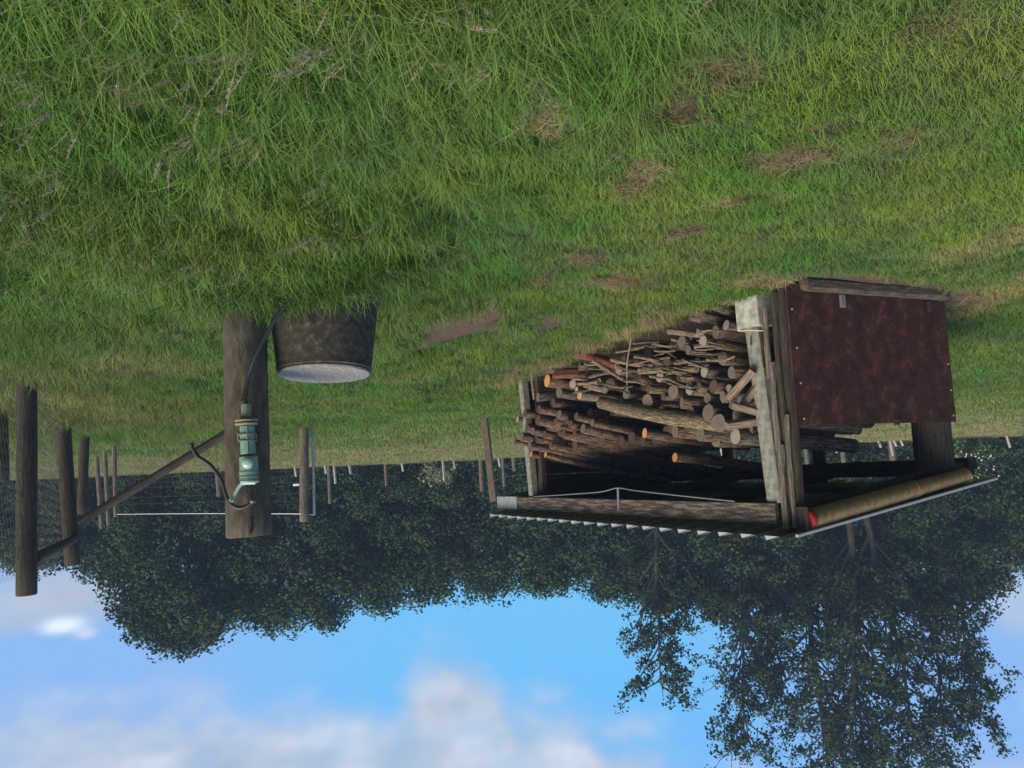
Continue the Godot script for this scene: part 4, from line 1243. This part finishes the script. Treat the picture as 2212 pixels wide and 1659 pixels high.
	var cg := ground_y(c.x, c.z)
	var ped := thing("concrete_pedestal", "squat round concrete pedestal with a pale flat top beside the thick post", "pedestal", Vector3(c.x, cg, c.z))
	ped.basis = Basis(Vector3.RIGHT, 0.075)
	var hh := c.y - cg
	part("body", lathe([[0.0, -0.12], [0.345, -0.12], [0.335, 0.02], [0.312, hh * 0.5], [0.288, hh - 0.06], [0.287, hh - 0.028], [0.276, hh - 0.02], [0.0, hh - 0.02]], 48), M.concrete_dark, ped)
	part("lid", lathe([[0.0, hh - 0.018], [0.270, hh - 0.018], [0.276, hh - 0.010], [0.272, hh], [0.0, hh + 0.004]], 48), M.cement, ped)

# ------------------------------------------------------------------ fences
func wire(st: SurfaceTool, a: Vector3, b: Vector3, r: float, sag := 0.0, n := 3):
	var path := []
	var k := 6 if sag != 0.0 else 1
	for i in k + 1:
		var t := float(i) / k
		path.append(a.lerp(b, t) - Vector3(0, sag * 4.0 * t * (1.0 - t), 0))
	add_tube(st, path, range(path.size()).map(func(_i): return r), n)

func begin() -> SurfaceTool:
	var st := SurfaceTool.new()
	st.begin(Mesh.PRIMITIVE_TRIANGLES)
	return st

func done(st: SurfaceTool, called: String, m: Material, parent: Node, kind := "stuff"):
	st.generate_normals()
	var o := part(called, st.commit(), m, parent)
	if kind: o.set_meta("kind", kind)
	return o

func fence_post(parent: Node, called: String, foot: Vector3, top: Vector3, r: float, m: Material, rnd_seed := 3):
	var f := foot + (foot - top).normalized() * 0.25
	part(called, bar(circle(r, 14, 0.05, rnd_seed), f.distance_to(top), 8, {"jit": 0.018, "smooth": true, "bevel": r * 0.12, "seed": rnd_seed}), m, parent, along(f, top))

func foot_of(x: float, y: float, d: float) -> Vector3:
	var p := at(x, y, d)
	p.y = ground_y(p.x, p.z)
	return p

func make_fences():
	# the tall enclosure fence: two strainer posts with a rail and a strut
	var t := thing("enclosure_fence", "tall wire netting fence on round posts with a rail and long diagonal strut", "fence")
	var f1 := foot_of(57, 850, 8.0)
	var t1 := at(57, 1286, 8.0)
	var f2 := foot_of(135, 900, 11.0)
	var t2 := at(157, 1222, 11.0)
	fence_post(t, "strainer_post", f1, t1, 0.096, M.old_wood_dark, 3)
	fence_post(t, "strainer_post", f2, t2, 0.098, M.old_wood_dark, 5)
	fence_post(t, "strut_post", foot_of(183, 950, 13.0), at(176, 1110, 13.0), 0.075, M.old_wood_dark, 8)
	part("rail", bar(circle(0.058, 10, 0.05, 4), t1.distance_to(t2) * 0.98, 6, {"jit": 0.03, "smooth": true, "taper": 0.9}), M.old_wood_dark, t, along(at(74, 1207, 8.1), at(160, 1165, 10.95)))
	var s0 := at(172, 1128, 10.9)
	var s1 := at(575, 884, 11.2)
	s1.y = minf(s1.y, ground_y(s1.x, s1.z) + 0.02)
	part("strut", bar(circle(0.055, 10, 0.05, 6), s0.distance_to(s1), 8, {"jit": 0.02, "smooth": true}), M.old_wood_dark, t, along(s0, s1))
	var e0 := f1 + (f1 - f2) * 0.9 + Vector3(0.3, 0, 0)
	e0.y = ground_y(e0.x, e0.z)
	fence_post(t, "strainer_post", e0, e0 + Vector3(0, 2.0, 0), 0.09, M.old_wood_dark, 9)
	# hexagon netting from post to post
	var st := begin()
	for seg in [[e0, f1], [f1, f2]]:
		var a: Vector3 = seg[0]
		var b: Vector3 = seg[1]
		var n := int(a.distance_to(b) / 0.10)
		for j in 18:
			var y0 := 0.12 + j * 0.105
			for i in n:
				var u0 := (i + 0.5 * (j % 2)) / n
				var p := a.lerp(b, u0) + Vector3(0, y0, 0)
				var q := a.lerp(b, u0 + 0.5 / n) + Vector3(0, y0 + 0.07, 0)
				var q2 := a.lerp(b, u0 - 0.5 / n) + Vector3(0, y0 + 0.07, 0)
				var w := Vector3(rng.randf_range(-1, 1), rng.randf_range(-1, 1), rng.randf_range(-1, 1)) * 0.006
				wire(st, p + w, q, 0.0012)
				wire(st, p + w, q2, 0.0012)
				wire(st, p + w, p - Vector3(0, 0.035, 0), 0.0013)
		for y in [0.5, 1.15, 1.45, 1.7]:
			wire(st, a + Vector3(0, y, 0), b + Vector3(0, y + rng.randf_range(-0.03, 0.03), 0), 0.0022, 0.03)
	done(st, "wire_netting", M.dull_wire, t)
	st = begin()
	for y in [0.62, 0.95, 1.28, 1.52, 1.78]:
		var q := f1 + Vector3(0.0, y + rng.randf_range(-0.05, 0.05), 0.1)
		wire(st, e0 + Vector3(0, y, 0.1), q, 0.003, 0.06)
		wire(st, q, f2 + Vector3(0.02, y + rng.randf_range(-0.08, 0.08), 0.1), 0.003, 0.09)
	done(st, "slack_wire", M.wire, t)
	fence_post(t, "round_post", foot_of(0, 890, 9.6), at(4, 1040, 9.6), 0.08, M.old_wood_dark, 19)
	# the fence that runs on across the rough field, with square netting and a white tape
	var s := thing("netting_fence", "low square mesh fence with thin posts and one white tape behind the thick post", "fence")
	var g3 := foot_of(657, 922, 13.0)
	var h3 := at(657, 1127, 13.0)
	fence_post(s, "round_post", g3, h3, 0.074, M.old_wood, 12)
	var g4 := foot_of(246, 1004, 16.3)
	var h4 := at(250, 1117, 16.3)
	fence_post(s, "thin_post", g4, h4, 0.04, M.old_wood, 14)
	var pole := part("pale_pole", bar(circle(0.022, 10), at(677, 1113, 13.1).y - ground_y(g3.x, g3.z) + 0.1, 1, {"smooth": true}), M.grey_plastic, s, Transform3D(Basis.IDENTITY, Vector3(at(677, 1000, 13.1).x, ground_y(g3.x, g3.z) - 0.1, -13.1)))
	pole.set_meta("label", "thin pale plastic pole")
	part("insulator", box(0.10, 0.035, 0.03, 0.004), M.tape, s, Transform3D(Basis.IDENTITY, at(640, 1045, 12.97)))
	st = begin()
	wire(st, at(252, 1111, 16.3), at(650, 1110, 12.93), 0.006, 0.01, 5)
	wire(st, at(650, 1110, 12.93), at(677, 1112, 13.08), 0.006, 0.0, 5)
	done(st, "white_tape", M.tape, s, "")
	st = begin()
	for i in 66:
		var u := i / 65.0
		var a := g3.lerp(g4, u)
		a.y = ground_y(a.x, a.z)
		wire(st, a, a + Vector3(rng.randf_range(-0.01, 0.01), 0.98, 0), 0.0016)
	for j in 11:
		var a := g3 + Vector3(0, 0.05 + j * 0.092, 0)
		wire(st, a, g4 + Vector3(0, 0.05 + j * 0.092, 0), 0.0016, 0.02)
	for y in [1.15, 1.27]:
		wire(st, g3 + Vector3(0, y, 0), g4 + Vector3(0, y, 0), 0.002, 0.02)
	done(st, "wire_netting", M.dull_wire, s)
	for q in [[206, 1004, 220, 1143, 20.0], [224, 985, 235, 1135, 18.0], [467, 1034, 473, 1073, 30.0]]:
		var o := part("field_post", bar(circle(q[4] * 0.0026, 10, 0.05, int(q[0])), at(q[2], q[3], q[4]).y - foot_of(q[0], q[1], q[4]).y + 0.3, 5, {"jit": 0.02, "smooth": true}), M.old_wood, self, along(foot_of(q[0], q[1], q[4]) - Vector3(0, 0.3, 0), at(q[2], q[3], q[4])))
		tag(o, "slim grey wooden post standing in the rough field under the long strut", "post", "slim field posts")
	# leaning square stake by the shed
	var k0 := foot_of(1046, 905, 14.5)
	var k1 := at(1067, 1083, 14.5)
	var lk := part("leaning_stake", bar(rect(0.12, 0.10, 0.008), k0.distance_to(k1) + 0.3, 6, {"jit": 0.012, "bevel": 0.006}), M.old_wood_pale, self, along(k0 + (k0 - k1).normalized() * 0.3, k1, 0.3))
	tag(lk, "pale squared stake leaning beside the far end of the log shed", "stake")
	# sheep netting beside and behind the shed
	var r := thing("sheep_fence", "sheep netting fence of knotted wire past the brown panel", "fence")
	var a0 := Vector3(-3.0, 0, -11.6)
	var a1 := Vector3(-9.4, 0, -9.3)
	for u in [0.02, 0.99]:
		var q := a0.lerp(a1, u)
		q.y = ground_y(q.x, q.z)
		fence_post(r, "round_post", q, q + Vector3(0, 1.35, 0), 0.05, M.old_wood_dark, int(u * 9))
	st = begin()
	var rows := [0.08, 0.26, 0.46, 0.68, 0.88, 1.06, 1.3]
	for i in 21:
		var q := a0.lerp(a1, i / 20.0)
		q.y = ground_y(q.x, q.z)
		wire(st, q + Vector3(0, 0.06, 0), q + Vector3(rng.randf_range(-0.02, 0.02), 1.07, 0), 0.0018)
		for y in rows.slice(0, 6):
			wire(st, q + Vector3(-0.011, y - 0.012, 0), q + Vector3(0.011, y + 0.012, 0), 0.0065, 0.0, 4)
	for y in rows:
		var b0 := a0 + Vector3(0, ground_y(a0.x, a0.z) + y, 0)
		var b1 := a1 + Vector3(0, ground_y(a1.x, a1.z) + y, 0)
		wire(st, b0, b1, 0.0019, 0.015)
	done(st, "wire_netting", M.dull_wire, r)
	# the wires that leave the far end of the shed
	var v := thing("stock_wires", "slack plain wires strung from the far end of the log shed", "wire fence")
	st = begin()
	for y in [1.0, 1.16, 1.33, 1.5]:
		var w0 := shed_world(Vector3(4.78, y, -0.35))
		wire(st, w0, k0.lerp(k1, (y - 0.35) / 1.5) + Vector3(0, 0, 0.05), 0.003, 0.05)
	done(st, "wire", M.wire, v)
	for q in [[713, 1088, 0.07], [835, 1050, 0.07], [1041, 1062, 0.09], [1089, 1052, 0.06], [1111, 1018, 0.07], [1745, 1012, 0.11], [1824, 1010, 0.1], [1931, 1006, 0.13], [2120, 966, 0.08], [560, 1062, 0.07]]:
		var ft := foot_of(q[0] - 4, 985, 34.3)
		var o := part("edge_post", bar(circle(q[2], 10, 0.08, int(q[0])), ft.distance_to(at(q[0], q[1], 34.3)) + 0.3, 5, {"jit": 0.03, "smooth": true}), M.old_wood, self, along(ft - Vector3(0, 0.3, 0), at(q[0], q[1], 34.3)))
		tag(o, "tall grey round post standing among the short stakes before the hedge", "post", "posts along the field edge")
	# planting stakes along the field edge
	for q in [[640, 1030], [705, 1023], [725, 1045], [758, 1024], [871, 1018], [960, 1038], [983, 1013], [1080, 1008], [1561, 984], [1582, 977], [1762, 991], [1800, 971], [1808, 978], [1829, 969], [1852, 969], [1903, 967], [1937, 964], [1951, 963], [1929, 984], [2182, 967]]:
		var dd := 33.4 + rng.randf_range(-0.4, 0.5)
		var top := at(q[0], q[1], dd)
		var ft := foot_of(q[0] - 4, 985, dd)
		var o := part("planting_stake", bar(rect(0.085, 0.085, 0.01), ft.distance_to(top) + 0.25, 2, {"jit": 0.03, "bevel": 0.006}), M.stake, self, along(ft + (ft - top).normalized() * 0.25, top, rng.randf()))
		tag(o, "short pale planting stake at the far edge of the field", "stake", "stakes along the field edge")

# ------------------------------------------------------------------ the scene
func _ready():
	rng.seed = 20240611
	bumps.seed = 3; bumps.frequency = 0.45
	broad.seed = 8; broad.frequency = 0.22; broad.fractal_octaves = 3
	fine.seed = 12; fine.frequency = 0.9; fine.fractal_octaves = 3
	lens()
	var cam := Camera3D.new()
	cam.name = "camera"
	cam.fov = 2.0 * rad_to_deg(atan(829.5 / FOCAL))
	cam.far = 1200.0
	cam.near = 0.05
	cam.transform = Transform3D(Basis(ax, ay, -fw), EYE)
	add_child(cam)
	cam.make_current()
	var env := Environment.new()
	env.background_mode = Environment.BG_SKY
	env.sky = make_sky()
	env.background_energy_multiplier = 1.0
	env.tonemap_mode = Environment.TONE_MAPPER_LINEAR
	env.tonemap_exposure = EXPOSURE
	env.fog_enabled = true
	env.fog_density = 0.0014
	env.fog_light_color = Color(0.72, 0.84, 1.0)
	env.sdfgi_enabled = true
	env.ssao_enabled = true
	env.ssil_enabled = true
	var we := WorldEnvironment.new()
	we.name = "world_environment"
	we.environment = env
	add_child(we)
	var sun := DirectionalLight3D.new()
	sun.name = "sun"
	sun.light_energy = 0.5
	sun.light_angular_distance = 40.0
	sun.light_color = Color(1.0, 0.94, 0.84)
	sun.shadow_enabled = true
	add_child(sun)
	sun.look_at_from_position(Vector3(5, 7, 4.5), Vector3.ZERO)
	make_materials()
	for a in [[1160, 245, 60, 24], [1385, 360, 60, 28], [1350, 415, 42, 18], [1250, 557, 55, 14], [1335, 597, 65, 16], [1620, 415, 75, 22], [1690, 335, 75, 22], [1920, 300, 95, 22], [1750, 275, 55, 20], [2050, 50, 60, 28], [1480, 495, 42, 14], [1200, 603, 48, 12], [1480, 235, 62, 20], [1550, 130, 85, 24]]:
		add_patch(a[0], a[1], a[2], a[3], "thatch")
	for a in [[985, 697, 120, 34], [1190, 692, 52, 15], [1800, 588, 175, 16], [1950, 612, 95, 22]]:
		add_patch(a[0], a[1], a[2], a[3], "earth")
	for a in [[1640, 600, 70, 16], [1350, 738, 90, 11], [1200, 785, 60, 10], [1480, 690, 70, 14], [850, 815, 60, 9], [300, 770, 160, 36], [120, 800, 120, 36], [2140, 520, 90, 50], [2100, 640, 90, 40], [1750, 620, 150, 12], [450, 905, 120, 16], [180, 880, 240, 50], [60, 860, 120, 40]]:
		add_patch(a[0], a[1], a[2], a[3], "straw")
	for a in [[210, 40, 190, 60], [70, 130, 110, 40], [340, 140, 130, 36], [120, 195, 90, 26], [640, 60, 190, 36], [370, 275, 70, 20], [860, 25, 80, 30], [880, 400, 60, 16], [520, 280, 90, 22], [280, 410, 60, 18], [700, 470, 80, 14]]:
		add_patch(a[0], a[1], a[2], a[3], "seed")
	make_ground()
	make_trees()
	make_shed()
	make_fences()
	make_post_and_pump()
	make_logs()
	make_grass()
